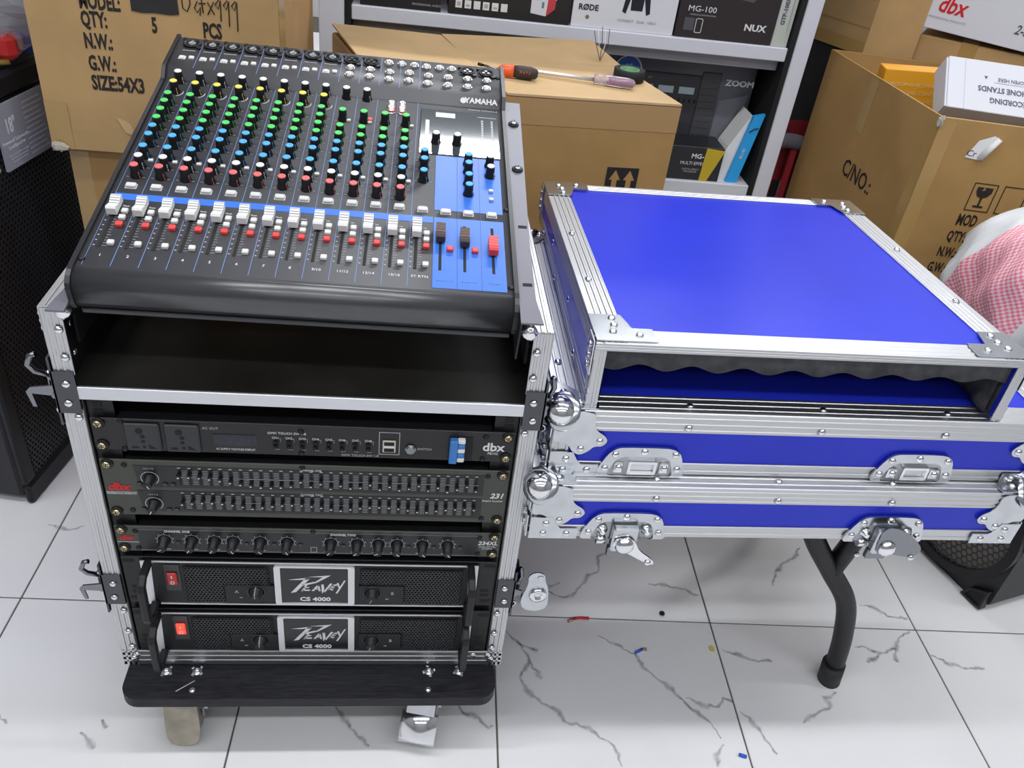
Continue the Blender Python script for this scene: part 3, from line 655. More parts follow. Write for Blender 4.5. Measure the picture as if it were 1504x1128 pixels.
# knob rows
KB = sm_mesh(MB().lathe((0,0,0), Z, [(.0066, 0), (.0066, .0014), (.0058, .0036), (.0053, .0065), (.0050, .0146), (.0045, .0153)], 14), 'knob', [blackp])
KC = {}
for nm, mm in (('white', white), ('yellow', yellow), ('green', green), ('cyan', cyan), ('red', redcap)):
    mb = MB().lathe((0, 0, .0153), Z, [(.0047, 0), (.0047, .0005), (.0042, .0010), (.0024, .0008), (.0004, .0005)], 14)
    mb.box(.0049, .0058, -.00032, .00032, .0034, .0080).box(.0060, .0069, -.00032, .00032, .0002, .0026)
    KC[nm] = sm_mesh(mb, 'cap', [mm])
tick = MB()
def knob(x, y, colr, ang=None):
    k = inst('knob', KB, mx, (x, y, 0), (0, 0, R(-38+random.uniform(-14, 14)) if ang is None else ang)); inst('cap', KC[colr], k)
    for q in (-1, 1): tick.box(x+q*.0088-.0016, x+q*.0088+.0016, y-.0022, y-.0017, 0, .00015)
RM = [(.3825, 'white'), (.3563, 'yellow'), (.326, 'green'), (.307, 'green'), (.2875, 'green'), (.2677, 'green'), (.248, 'cyan'), (.229, 'cyan'), (.2035, 'cyan'), (.1828, 'white'), (.1635, 'red')]
RS = [(.3242, 'green'), (.286, 'green'), (.2668, 'green'), (.2473, 'cyan'), (.2285, 'cyan'), (.203, 'cyan'), (.1818, 'white'), (.1616, 'red')]
for k in range(8):
    for v, cl in RM: knob(CX[k], v, cl)
for k in range(8, 12):
    for v, cl in RS: knob(CX[k], v, cl)
for k in (8, 9): knob(CX[k], .381, 'white')
for v in (.2463, .2271, .2012): knob(.1202, v, 'cyan')
for u in (.1336, .1606): knob(u, .288, 'white')
for v in (.2441, .2259, .2006, .179): knob(.1746, v, 'cyan')
for v in (.2438, .221): knob(.2016, v, 'white')
tick.build('knob_ticks', pgrey, mx)
# compressor arcs
for k in range(8):
    A = arc(CX[k], .3563, .0095, -70, 15, 8); B = arc(CX[k], .3563, .0103, -70, 15, 8)
    MB().add([(p[0], p[1], .0002) for p in A+B], [(q, q+1, 10+q, 9+q) for q in range(8)]).build('dial_print', pw, mx)
# faders
FD = {}
for nm, mm, gm in (('white', white, mat('groove_grey', (.25, .25, .25), .6)), ('dark', mat('fader_brown', (.05, .035, .032), .4), mat('groove_red', (.35, .16, .13), .6)), ('red', red, mat('groove_pink', (.8, .3, .3), .5))):
    mb = MB().prism([(-.0125, .001), (-.0125, .0085), (-.0105, .0105), (-.001, .0072), (.001, .0072), (.0095, .0108), (.0125, .0098), (.0125, .001)], (-.0052, 0, 0), Y, Z, (.0104, 0, 0))
    mb.box(-.0053, .0053, -.0004, .0004, .0070, .0075, 0, 1)
    for q in range(3): mb.box(-.0048, .0048, .003+.003*q, .0036+.003*q, .0080+.0011*q, .0087+.0011*q, 0, 1)
    FD[nm] = sm_mesh(mb, 'fader', [mm, gm])
sc = MB(); slots = MB()
FXs = [CX[k]-.0053 for k in range(13)]+[.1424, .1695, .2012]
for i, x in enumerate(FXs):
    MB().box(x-.0016, x+.0016, .033, .115, 0, .0004).build('fader_slot', matte, mx)
    pos, kind = (.0985, 'white') if i < 13 else ((.092, 'dark'), (.086, 'dark'), (.0748, 'red'))[i-13]
    inst('fader', FD[kind], mx, (x, pos, .0015))
    if i < 13:
        for q in range(17): sc.box(x+.0028, x+.0028+(.0045 if q % 4 == 0 else .003), .036+.0045*q, .0364+.0045*q, 0, .00015)
        for q in range(8): sc.box(x-.0062, x-.0042, .036+.0085*q, .0372+.0085*q, 0, .00015)
sc.build('fader_scale', pgrey, mx)
# buttons
BW = sm_mesh(MB().prism([(-.0062, -.0042), (.0062, -.0042), (.0062, .0042), (-.0062, .0042)], (0, 0, 0), X, Y, (0, 0, .001)).box(-.0056, .0056, -.0036, .0036, .001, .0042, .001), 'on_button', [offw])
BS = sm_mesh(MB().box(-.0034, .0034, -.0034, .0034, 0, .0042, .0008), 'button', [offw])
BR = sm_mesh(MB().box(-.0036, .0036, -.0036, .0036, 0, .0046, .0008), 'button', [red])
BT = sm_mesh(MB().box(-.0028, .0028, -.0022, .0022, 0, .003, .0006), 'button', [offw])
for k in range(13):
    inst('on_button', BW, mx, (CX[k], .1422 if k < 12 else .1400, 0))
    x = CX[k]+.0058
    for v in (.0945, .083): inst('button', BS, mx, (x, v, 0))
    inst('button', BR, mx, (x, .0708, 0)); inst('button', BS, mx, (x, .0393, 0))
    if k < 12: inst('button', BT, mx, (CX[k]+.0085, .1945, 0))
for u in (.1477, .1743, .2016): inst('on_button', BW, mx, (u, .1388, 0))
for u in (.1531, .1811): inst('button', BR, mx, (u, .069, 0))
for v in (.1885, .171): inst('button', BT, mx, (.202, v, 0))
for k in (8, 9, 11): inst('button', BT, mx, (CX[k]+.0075, .322, 0))
inst('button', BR, mx, (CX[9]+.007, .3265, 0))
NM = ['1', '2', '3', '4', '5', '6', '7', '8', '9/10', '11/12', '13/14', '15/16', 'ST RTN']
for k in range(13):
    text('lettering', NM[k], .0056, mx, (CX[k], .0205, .0002), X, Y, m=pw)
    text('lettering', 'PEAK' if k < 8 else 'PFL', .0030, mx, (CX[k]+.004, .1055, .0002), X, Y, m=pw)
    text('lettering', 'ON', .0026, mx, (CX[k], .1495, .0002), X, Y, m=pgrey)
for u, s_ in ((.1477, 'GROUP 1-2'), (.1743, 'GROUP 3-4'), (.2016, 'STEREO')): text('lettering', s_, .0036, mx, (u, .0165, .0004), X, Y, m=lineb)
# window with meters
flat('meter_window', .1133, .2158, .2615, .3705, .0012, glossb)
flat('window_label', .1325, .1585, .3515, .3635, .0014, mat('window_print', (.3, .33, .36), .2))
mt = MB()
for q in range(12):
    for u in (.1945, .2075): mt.box(u-.0013, u+.0013, .3 +.0045*q, .3022+.0045*q, .0012, .0014)
mt.build('level_meter', mat('meter_led', (.42, .45, .48), .3), mx)
flat('window_print', .1885, .2135, .3595, .3602, .0014, pw); flat('window_print', .1195, .1245, .302, .342, .0014, MATS['window_print'])
text('lettering', 'YAMAHA', .0108, mx, (.1935, .3935, .0062), X, V((0, .81, .59)), m=pw, bold=.0003)
MB().lathe((.1692, .3935, .0057), V((0, -.59, .81)), [(.0042, 0), (.0042, .0005), (.0036, .0005), (.0036, .0001)], 20).lathe((.1692, .3935, .0057), V((0, -.59, .81)), [(.0014, 0), (.0014, .0005)], 10).build('emblem', pw, mx)
text('lettering', 'MIXING CONSOLE', .0048, mx, (.196, .3795, .0002), X, Y, m=pgrey)
# jack field
JH = .011
COMBO = sm_mesh(MB().prism(rrect(-.0110, .0110, -.0110, .0110, .006, 3), (0, 0, 0), X, Y, (0, 0, .0012), 0).lathe((0, 0, .0012), Z, [(.0118, 0), (.0116, .0018), (.0092, .0018), (.0088, -.001)], 20, 0).lathe((0, 0, .0004), Z, [(.0088, 0), (.0088, .0004)], 18, 1)
      .lathe((0, 0, .001), Z, [(.0050, 0), (.0048, .0016), (.0030, .0016), (.0028, .0002)], 14, 2).box(-.0012, .0012, .0055, .0078, .001, .0024, 0, 2)
      .cyl((.0108, -.0108, 0), (.0108, -.0108, .0026), .003, n=10, m=0).cyl((-.0108, .0108, 0), (-.0108, .0108, .0026), .003, n=10, m=0), 'combo_socket', [blackp, mat('socket_dark', (.03, .03, .034), .4), mat('socket_grey', (.3, .31, .32), .35, .5)])
XLR = sm_mesh(MB().prism(rrect(-.0112, .0112, -.0112, .0112, .004, 3), (0, 0, 0), X, Y, (0, 0, .0012), 0).lathe((0, 0, .0012), Z, [(.0108, 0), (.0106, .0018), (.0086, .0018), (.0082, -.001)], 20, 0).lathe((0, 0, .0006), Z, [(.0082, 0), (.0082, .0004)], 18, 1)
      .cyl((-.0036, -.001, .001), (-.0036, -.001, .0026), .0021, n=10, m=2).cyl((.0036, -.001, .001), (.0036, -.001, .0026), .0021, n=10, m=2).cyl((0, .0042, .001), (0, .0042, .0026), .0021, n=10, m=2)
      .cyl((.0102, -.0102, 0), (.0102, -.0102, .0026), .003, n=10, m=0).cyl((-.0102, .0102, 0), (-.0102, .0102, .0026), .003, n=10, m=0), 'xlr_socket', [blackp, MATS['socket_grey'], MATS['socket_dark']])
XLM = XLR.copy(); XLM.materials[1] = matte; XLM.materials[2] = MATS['socket_grey']
TRS = sm_mesh(MB().lathe((0,0,0), Z, [(.0066, 0), (.0066, .0022)], 6, 0, False).lathe((0, 0, .0022), Z, [(.0052, 0), (.0050, .0022), (.0034, .0022), (.0032, -.001)], 14, 0).lathe((0, 0, .0016), Z, [(.0031, 0), (.0031, .0004)], 12, 1), 'jack_socket', [mat('nickel', (.75, .74, .72), .22, .9), matte])
RCA = sm_mesh(MB().lathe((0,0,0), Z, [(.0058, 0), (.0058, .0015), (.0042, .0018), (.0042, .0085), (.0032, .0085), (.0030, .004)], 14, 0).lathe((0, 0, .0022), Z, [(.0046, 0), (.0046, .0026)], 14, 1).lathe((0, 0, .004), Z, [(.003, 0), (.003, .0022)], 12, 2), 'phono_socket', [MATS['nickel'], redcap, white])
for k in range(8):
    inst('combo_socket', COMBO, mx, (CX[k], .4670, JH)); inst('button', BS, mx, (CX[k]+.0068, .4285, JH-.002))
    MB().box(CX[k]-.0095, CX[k]-.0005, .4235, .4320, JH, JH+.0003).build('print_box', pw, mx); inst('button', BS, mx, (CX[k]-.005, .4278, JH-.0022))
    MB().box(CX[k]-.009, CX[k]+.008, .4485, .4497, JH, JH+.0002).build('print_line', pgrey, mx)
for k in (8, 9): inst('xlr_socket', XLR, mx, (CX[k], .4645, JH))
for u in (.1748, .2014): inst('xlr_socket', XLM, mx, (u, .4645, JH))
TR = [(CX[8], .4415), (CX[8], .4220), (CX[9], .4415), (CX[9], .4220), (.0645, .4665), (.0669, .4395), (.0669, .4195), (.0825, .4662), (.1003, .4665), (.1170, .4652), (.1352, .4657), (.1525, .4660), (.0938, .4425), (.0936, .4207), (.1205, .4400), (.1198, .4183), (.1479, .4405), (.1473, .4180), (.1752, .4413), (.1746, .4187), (.2019, .4415), (.2010, .4192)]
for u, v in TR: inst('jack_socket', TRS, mx, (u, v, JH), (0, 0, random.random()*3))
for u in (.0735, .0877):
    for v in (.368, .3545): inst('phono_socket', RCA, mx, (u, v, 0))
for u, v, h in ((.218, .455, JH), (.2185, .405, JH-.006), (.2195, .153, 0), (.2193, .012, 0), (-.2185, .013, 0)): put('screw', BSC, mx, (u, v, h), Z)

# ================================================================ lids on the bench
ROLL = R(-.75)
def ball_corner(parent, p, sx, sy, zdown=-1):
    """domed corner with three-lobed plates, at top corner p; sx, sy point outward"""
    o = bpy.data.objects.new('ball_corner', None); COL.objects.link(o); o.parent = parent; o.location = p; o.empty_display_size = .01
    d = V((sx, sy, 1)).normalized(); a = d.cross(Z).normalized(); b = d.cross(a)
    MB().lathe(V((0,0,0))-d*.016, d, [(.0185, 0), (.0178, .007), (.0152, .0135), (.011, .0185), (.0058, .0212), (.0012, .022)], 22).build('ball', chrome, o)
    MB().lathe(V((0,0,0))-d*.012, d, [(.0245, -.003), (.0235, .001), (.0185, .003)], 22, cap=False).build('collar', zinc, o)
    lobe = [(0, 0), (.048, 0), (.048, -.018), (.052, -.028), (.064, -.036), (.068, -.044), (.062, -.052), (.052, -.052), (.046, -.060), (.036, -.066), (.027, -.062), (.020, -.050), (.010, -.046), (0, -.046)]
    lobe = chaikin(lobe, 2)
    pl = MB()
    pl.prism(lobe, (0, sy*.0015, 0), (-sx, 0, 0), Z, (0, sy*.0016, 0))
    pl.prism(lobe, (sx*.0015, 0, 0), (0, -sy, 0), Z, (sx*.0016, 0, 0))
    pl.prism([(0, 0), (.05, 0), (.052, .012), (.036, .028), (.028, .036), (.012, .052), (0, .05)], (0, 0, .0015), (-sx, 0, 0), (0, -sy, 0), (0, 0, .0016))
    pl.build('corner_plate', zinc, o)
    for q, (aa, bb) in enumerate(((.058, -.044), (.036, -.056))):
        put('rivet', RIV, o, (-sx*aa, sy*.003, bb), (0, sy, 0)); put('rivet', RIV, o, (sx*.003, -sy*aa, bb), (sx, 0, 0))
    put('rivet', RIV, o, (-sx*.03, -sy*.012, .003), Z); put('rivet', RIV, o, (-sx*.012, -sy*.032, .003), Z)
def foot_bracket(parent, p, sx, sy):
    """flat bracket at the bottom corner of a lid"""
    L = [(0, 0), (.062, 0), (.062, .017), (.040, .017), (.034, .024), (.028, .036), (0, .036)]
    o = MB().prism(L, V(p)+V((0, sy*.0022, 0)), (-sx, 0, 0), Z, (0, sy*.0016, 0)).prism(L, V(p)+V((sx*.0022, 0, 0)), (0, -sy, 0), Z, (sx*.0016, 0, 0)).build('corner_bracket', zinc, parent)
    for a, b in ((.018, .009), (.048, .009), (.020, .026)):
        put('rivet', RIV, o, V(p)+V((-sx*a, sy*.0038, b)), (0, sy, 0)); put('rivet', RIV, o, V(p)+V((sx*.0038, -sy*a, b)), (sx, 0, 0))
def flat_lid(label, loc, L, D, H, bt, bb, latches, kind):
    t = thing('case_lid', label, 'case lid', loc, (0, ROLL, 0), group='blue flight case lids')
    e = .0015
    MB().box(e, L-e, e, D-e, H-.011, H-e).build('top_panel', blue, t)
    for n_, b in (('a', (e, L-e, e, .0105)), ('b', (e, L-e, D-.0105, D-e)), ('c', (e, .0105, .0108, D-.0108)), ('d', (L-.0105, L-e, .0108, D-.0108))):
        MB().box(b[0], b[1], b[2], b[3], .001, H-.0113).build('side_panel', blue, t)
    for (p0, p1, a) in (((0, 0, H), (L, 0, H), (0, 1, 0)), ((0, D, H), (L, D, H), (0, -1, 0)), ((0, 0, H), (0, D, H), (1, 0, 0)), ((L, 0, H), (L, D, H), (-1, 0, 0))):
        alu_edge(t, p0, p1, (0, 0, -1), a, bt, .034)
    for (p0, p1, a) in (((0, 0, 0), (L, 0, 0), (0, 1, 0)), ((0, D, 0), (L, D, 0), (0, -1, 0)), ((0, 0, 0), (0, D, 0), (1, 0, 0)), ((L, 0, 0), (L, D, 0), (-1, 0, 0))):
        alu_edge(t, p0, p1, (0, 0, 1), a, bb, .012, ribs=2)
    for sx in (-1, 1):
        for sy in (-1, 1):
            x = 0 if sx < 0 else L; y = 0 if sy < 0 else D
            alu_edge(t, (x, y, 0), (x, y, H), (-sx, 0, 0), (0, -sy, 0), .022, .022, ribs=2)
            ball_corner(t, (x, y, H), sx, sy); foot_bracket(t, (x, y, 0), sx, sy)
    xs = (.165, .335, .50) if kind == 'keeper' else (.155, .315, .47)
    rivets(t, [(x, -.0012, H-bt*.72) for x in xs], (0, -1, 0)); rivets(t, [(x, .013, H+.0012) for x in xs], Z)
    rivets(t, [(.014, y, H+.0012) for y in (.10, .20, .30, .40)], Z)
    for lx in latches:
        out = [(-.056, 0), (-.055, .012), (-.045, .034), (-.037, .042), (-.028, .045), (.028, .045), (.040, .042), (.048, .034), (.054, .012), (.056, 0), (.040, 0), (-.040, 0)]
        inn = [(-.042, .0), (-.041, .010), (-.034, .025), (-.029, .029), (-.023, .031), (.023, .031), (.030, .029), (.035, .025), (.040, .010), (.041, .0), (.030, 0), (-.030, 0)]
        out = chaikin(out, 1); inn = chaikin(inn, 1); l = MB().ring(out, inn, (lx, -.0015, .001), X, Z, (0, -.003, 0)).build('latch_dish', zinc, t)
        MB().prism(inn, (lx, -.0012, .001), X, Z, (0, -.0008, 0)).build('dish_recess', mat('dish_shade', (.42, .43, .45), .3, 1), l)  # flush plate; the recess shade is put into its darker metal colour
        for x, z in ((-.046, .012), (-.036, .034), (.0, .039), (.040, .035), (.046, .012)): put('rivet', RIV, l, (lx+x, -.0045, .001+z), (0, -1, 0))
        if kind == 'keeper':
            MB().ring(rrect(lx-.018, lx+.018, .006, .0265, .002, 2), rrect(lx-.0145, lx+.0145, .0095, .023, .001, 2), (0, -.002, 0), X, Z, (0, -.006, 0)).build('keeper', chrome, l)
            MB().box(lx-.015, lx+.015, -.004, -.002, .010, .021).build('keeper_slot', alu2, l)
            for x in (-.029, .029):
                MB().box(lx+x-.006, lx+x+.006, -.0055, -.002, .006, .022, .0012).build('keeper_tab', chrome, l); put('rivet', RIV, l, (lx+x, -.0055, .015), (0, -1, 0))
        else:
            MB().box(lx-.016, lx+.018, -.016, -.002, -.012, .029, .0025).build('latch_body', zinc, l)
            MB().box(lx-.018, lx+.010, -.012, -.004, -.024, -.008, .001).build('hook', dchrome, l)
            for x in (-.029, .029): MB().lathe((lx+x, -.002, .018), (0, -1, 0), [(.0075, 0), (.0072, .004), (.004, .006), (.003, .010)], 14).build('spring_boss', chrome, l)
            sg = 1 if lx < L/2 else 0
            wing = [(-.010, .006), (.006, .010), (.016, .002), (.022, -.012), (.044, -.030), (.047, -.037), (.041, -.039), (.024, -.028), (.002, -.014), (-.008, -.010), (-.014, -.002)] if sg else [(-.014, .022), (.0, .026), (.020, .018), (.042, .0), (.052, -.012), (.050, -.024), (.036, -.028), (.010, -.022), (-.006, -.026), (-.014, -.010)]
            MB().prism(chaikin(wing, 2), (lx-.002, -.017, .008 if sg else .016), X, Z, (0, -.0026, 0)).build('butterfly_wing', chrome if sg else dchrome, l)
            MB().lathe((lx+.0, -.0195, .004), (0, -1, 0), [(.013, -.002), (.012, .003), (.008, .006), (.003, .007)], 18).build('wing_boss', chrome, l)
            put('rivet', RIV, l, (lx+(.036 if sg else .040), -.0198, -.026 if sg else -.012), (0, -1, 0))
            MB().cyl((lx-.034, -.004, .0), (lx-.022, -.004, .0), .006, n=10).build('hinge_pin', chrome, l)
    return t
flat_lid('lower blue case lid with open butterfly latches, lying on the folding bench', (.2715, -.0255, .4265), .667, .50, .0875, .026, .0205, (.122, .478), 'wing')
flat_lid('upper flat blue case lid with two recessed latch keepers, resting on the lower lid', (.2865, -.0035, .5145+.001), .667, .483, .0975, .030, .0195, (.1165, .478), 'keeper')
# --- deep top lid with open front
TL = thing('console_lid', 'deep blue case lid with an open front and foam lining, topmost of the stack', 'case lid', (.3190, .0015, .6142), (0, ROLL, R(-.2)), group='blue flight case lids')
Wd, Dp = .533, .528; HF, HB = .0925, .0665
def hz(y): return HF+(HB-HF)*y/Dp
e = .0015
topq = lambda d: [(e, HF-d), (Dp-e, HB-d)]
MB().prism([(e, HF-e), (Dp-e, HB-e), (Dp-e, HB-.0105), (e, HF-.0105)], (e, 0, 0), Y, Z, (Wd-2*e, 0, 0)).build('top_panel', blue, TL)
for x0 in (e, Wd-.0105): MB().prism([(e, .002), (Dp-e, .002), (Dp-e, HB-.011), (e, HF-.011)], (x0, 0, 0), Y, Z, (.009, 0, 0)).build('side_panel', blue, TL)
MB().box(.011, Wd-.011, Dp-.0105, Dp-e, .002, HB-.011).build('side_panel', blue, TL)
sl = V((0, Dp, HB-HF)).normalized(); up = V((0, -sl.z, sl.y))
for s, x in ((1, 0), (-1, Wd)):
    alu_edge(TL, (x, 0, HF), (x, Dp, HB), (s, 0, 0), -up, .036, .024, ribs=4)
    alu_edge(TL, (x, 0, 0), (x, Dp, 0), (0, 0, 1), (s, 0, 0), .020, .010, ribs=2)
    MB().prism(lprof(.014, .02, ribs=1), (x, 0, 0), (s, 0, 0), Y, (0, 0, HF)).build('aluminium_edge', alu, TL)
    MB().prism(lprof(.02, .02, ribs=1), (x, Dp, 0), (s, 0, 0), (0, -1, 0), (0, 0, HB)).build('aluminium_edge', alu, TL)
alu_edge(TL, (0, 0, HF), (Wd, 0, HF), sl, -up, .030, .011, ribs=3)
alu_edge(TL, (0, Dp, HB), (Wd, Dp, HB), -sl, -up, .026, .024)
alu_edge(TL, (0, Dp, 0), (Wd, Dp, 0), (0, 0, 1), (0, -1, 0), .02, .01, ribs=2)
rivets(TL, [(.016, y, hz(y)+.001) for y in (.16, .31)]+[(Wd-.016, y, hz(y)+.001) for y in (.15, .32)], up)
rivets(TL, [(-.001, y, .045) for y in (.18, .35)]+[(-.001, y, .012) for y in (.1, .3, .45)], (-1, 0, 0))
for s, x in ((1, 0), (-1, Wd)):
    for f in (0, 1):
        y = 0 if f == 0 else Dp; dy = sl if f == 0 else -sl; z = HF if f == 0 else HB
        o = MB().prism([(0, 0), (.072, 0), (.070, .030), (.046, .030), (.038, .062), (0, .062)], V((x, y, z))+up*.0012, (s, 0, 0), dy, up*.0014).build('corner_bracket', zinc, TL)
        for a, b in ((.022, .020), (.052, .014), (.026, .036), (.026, .052)): put('rivet', RIV, o, V((x+s*a, y, z))+dy*b+up*.0026, up)
        MB().prism([(0, 0), (.028, 0), (.026, -.046), (.0, -.046)], (x-s*.0014, y, z), dy, Z, (-s*.0014, 0, 0)).build('bracket_side', zinc, o)
        for b in (-.012, -.026, -.038): put('rivet', RIV, o, V((x-s*.0028, y, z+b))+dy*.015, (-s, 0, 0))
# egg-crate foam under the top and along the right side
def foam_sheet(name, o, u, v, w, nu, nv, L1, L2, amp, per, base=0):
    vs = []; fs = []
    o = V(o); u = V(u); v = V(v); w = V(w)
    for i in range(nu+1):
        for j in range(nv+1):
            a = L1*i/nu; b = L2*j/nv
            h = amp*(1+math.sin(2*math.pi*a/per)*math.sin(2*math.pi*b/per+1.1)+.25*math.sin(a*97)*math.cos(b*71))
            vs.append(o+u*a+v*b+w*(.006+base+h*.5))
    for i in range(nu):
        for j in range(nv): k = i*(nv+1)+j; fs.append((k, k+1, k+nv+2, k+nv+1))
    n0 = len(vs); vs += [o, o+u*L1, o+u*L1+v*L2, o+v*L2]; fs.append((n0, n0+1, n0+2, n0+3))
    # front skirt
    base = [i*(nv+1) for i in range(nu+1)]; b0 = len(vs); vs += [o+u*(L1*i/nu) for i in range(nu+1)]
    for i in range(nu): fs.append((base[i], base[i+1], b0+i+1, b0+i))
    return MB().add(vs, fs, 0, True).build(name, foam, TL)
foam_sheet('foam_lining', (.012, .010, HF-.012), X, sl, -up, 110, 24, Wd-.024, .5, .0075, .062, .017)
foam_sheet('foam_lining', (Wd-.0108, .012, .004), Y, Z, -X, 40, 6, .49, .055, .004, .06)
foam_sheet('foam_lining', (.0108, .012, .004), Y, Z, X, 40, 6, .49, .055, .004, .06)
# ================================================================ folding bench under the lids
bn = thing('folding_bench', 'black folding bench with a bowed tubular leg, under the blue case lids', 'bench', (0, 0, 0))
MB().box(.36, 1.0, .055, .485, .385, .4215, .01).build('bench_top', blackp, bn)
MB().box(.37, .99, .07, .09, .365, .387).box(.37, .99, .45, .47, .365, .387).build('apron', blackm, bn)
def sm_curve(pts, n=8):
    P = [V(p) for p in pts]; out = []
    for i in range(len(P)-1):
        p0 = P[max(i-1, 0)]; p1 = P[i]; p2 = P[i+1]; p3 = P[min(i+2, len(P)-1)]
        for k in range(n):
            t = k/n; out.append(.5*((2*p1)+(p2-p0)*t+(2*p0-5*p1+4*p2-p3)*t*t+(3*p1-p0-3*p2+p3)*t**3))
    out.append(P[-1]); return out
for y in (.072, .47):
    for (xs, nm) in (((.716, .786, .829, .8535, .864), 'leg'),):
        lp = sm_curve([(.700, y, .385), (.735, y, .325), (.781, y, .262), (.826, y-.004, .198), (.850, y-.006, .115), (.862, y-.008, .03)])
        l = MB().tube(lp, .0158, 16).build('leg', blackm, bn)
        MB().tube([(.8585, y-.0075, .045), (.8635, y-.0085, .0)], .0195, 16).build('foot_cap', rubber, l)
        MB().tube([(.805, y, .385), (.795, y, .345), (.779, y, .268)], .0155, 14).build('leg_brace', blackm, l)
        put('rivet', RIV, l, (.796, y-.0150, .318), (0, -1, 0))
for y in (.455,):
    MB().tube(sm_curve([(.44, y, .385), (.43, y, .30), (.40, y, .2), (.385, y, .1), (.38, y, .012)]), .0125, 12).build('leg', blackm, bn)
    MB().tube([(.3805, y, .04), (.380, y, .0)], .0165, 14).build('foot_cap', rubber, bn)
# ================================================================ cartons
def quad_carton(name, label, cs, z0, z1, m, open_top=False, group=None, seam=True, wall=.006):
    """carton on a (slightly skewed) footprint cs = FL, FR, BR, BL"""
    P = [V((*c_, 0)) for c_ in cs]; ctr = sum(P, V((0,0,0)))/4
    t = thing(name, label, 'carton', (ctr.x, ctr.y, z0), group=group)
    L = [p-ctr for p in P]; H = z1-z0
    def ins(d): return [p*(1-d/p.length) for p in L]
    mb = MB()
    if open_top:
        I = ins(wall*1.4)
        vs = [p for p in L]+[p+Z*H for p in L]+[p+Z*H for p in I]+[p+Z*.006 for p in I]
        fs = [(3,2,1,0)]
        for i in range(4):
            k = (i+1) % 4; fs += [(i, k, 4+k, 4+i), (4+i, 4+k, 8+k, 8+i), (8+i, 8+k, 12+k, 12+i)]
        fs.append((12, 13, 14, 15)); mb.add(vs, fs)
    else:
        c_ = .003; J = ins(c_*1.4)
        vs = [p for p in L]+[p+Z*(H-c_) for p in L]+[p+Z*H for p in J]
        fs = [(3,2,1,0)]
        for i in range(4):
            k = (i+1) % 4; fs += [(i, k, 4+k, 4+i), (4+i, 4+k, 8+k, 8+i)]
        fs.append((8, 9, 10, 11)); mb.add(vs, fs)
    mb.build('box_body', m, t)
    return t, L, H
def strip(parent, name, a, b, c_, d, n, m, off=.0006):
    """thin sheet over four points, lifted along n"""
    n = V(n).normalized(); q = [V(p)+n*off for p in (a, b, c_, d)]; w = [p-n*off*.5 for p in q]
    MB().add(q+w, [(0,1,2,3), (0,1,5,4), (1,2,6,5), (2,3,7,6), (3,0,4,7)]).build(name, m, parent)
# big carton behind the console, on the left
bc, L, H = quad_carton('carton', 'large tan carton printed QTY 5 PCS, behind the console on the left', [(-.4795, .62), (-.1090, .62), (-.095, .95), (-.462, .95)], .6405, .99, card)
FLc, FRc, BRc, BLc = L
fy = FLc.y
def bt(s_, x, z, size=.024, sx=.62, bold=.0009, align='CENTER', m=pblack): return text('lettering', s_, size, bc, (x-bc.location.x, fy-.0004, z-.6405), m=m, bold=bold, sx=sx, align=align, **FX)
for s_, x_, z_ in (('MODEL:', -.4005, .872), ('QTY:', -.4015, .8462), ('5', -.299, .846), ('PCS', -.2235, .8455), ('N.W.:', -.402, .8145), ('G.W.:', -.401, .7815), ('SIZE:54X3', -.401, .7515)):
    bt(s_, x_, z_, .031, .54 if s_[0] != 'S' else .60, .0011, 'LEFT')
MB().prism([(-.3255, .8655), (-.3255, .93), (-.258, .93), (-.2565, .866), (-.27, .8642), (-.29, .8652), (-.31, .8638)], (-bc.location.x, fy-.0012, -.6405), X, Z, (0, .001, 0)).build('tape_patch', mat('black_tape', (.02, .02, .022), .4), bc)
sc_ = MB()
def scr(pts, z0=.0): sc_.tube([(x-bc.location.x, fy-.0006, z-.6405) for x, z in pts], .0009, 5)
scr([(-.251, .905), (-.250, .876), (-.244, .872), (-.239, .882), (-.239, .90)]); scr([(-.228, .888), (-.233, .878), (-.229, .872), (-.224, .880), (-.2255, .868)]); scr([(-.222, .894), (-.2205, .872)]); scr([(-.226, .885), (-.216, .886)])
scr([(-.213, .888), (-.204, .871)]); scr([(-.204, .889), (-.214, .870)])
for k in range(3): x = -.196+.012*k; scr([(x, .893), (x-.006, .886), (x-.002, .880), (x+.002, .892), (x+.001, .862-.006*k)])
sc_.build('handwriting', pblack, bc)
strip(bc, 'tape_strip', (FLc.x, fy, .0), (FRc.x, fy, 0), (FRc.x, fy, .024), (FLc.x, fy, .030), (0, -1, 0), tape)
strip(bc, 'tape_strip', (FLc.x, fy, .0), (FLc.x+.035, fy, 0), (FLc.x+.034, fy, .075), (FLc.x, fy, .078), (0, -1, 0), tape, .0012)
strip(bc, 'tape_strip', (FRc.x, fy+.002, .0), (FRc.x+.002, fy+.05, 0), (FRc.x+.002, fy+.05, .34), (FRc.x, fy+.002, .34), (1, 0, 0), tape)
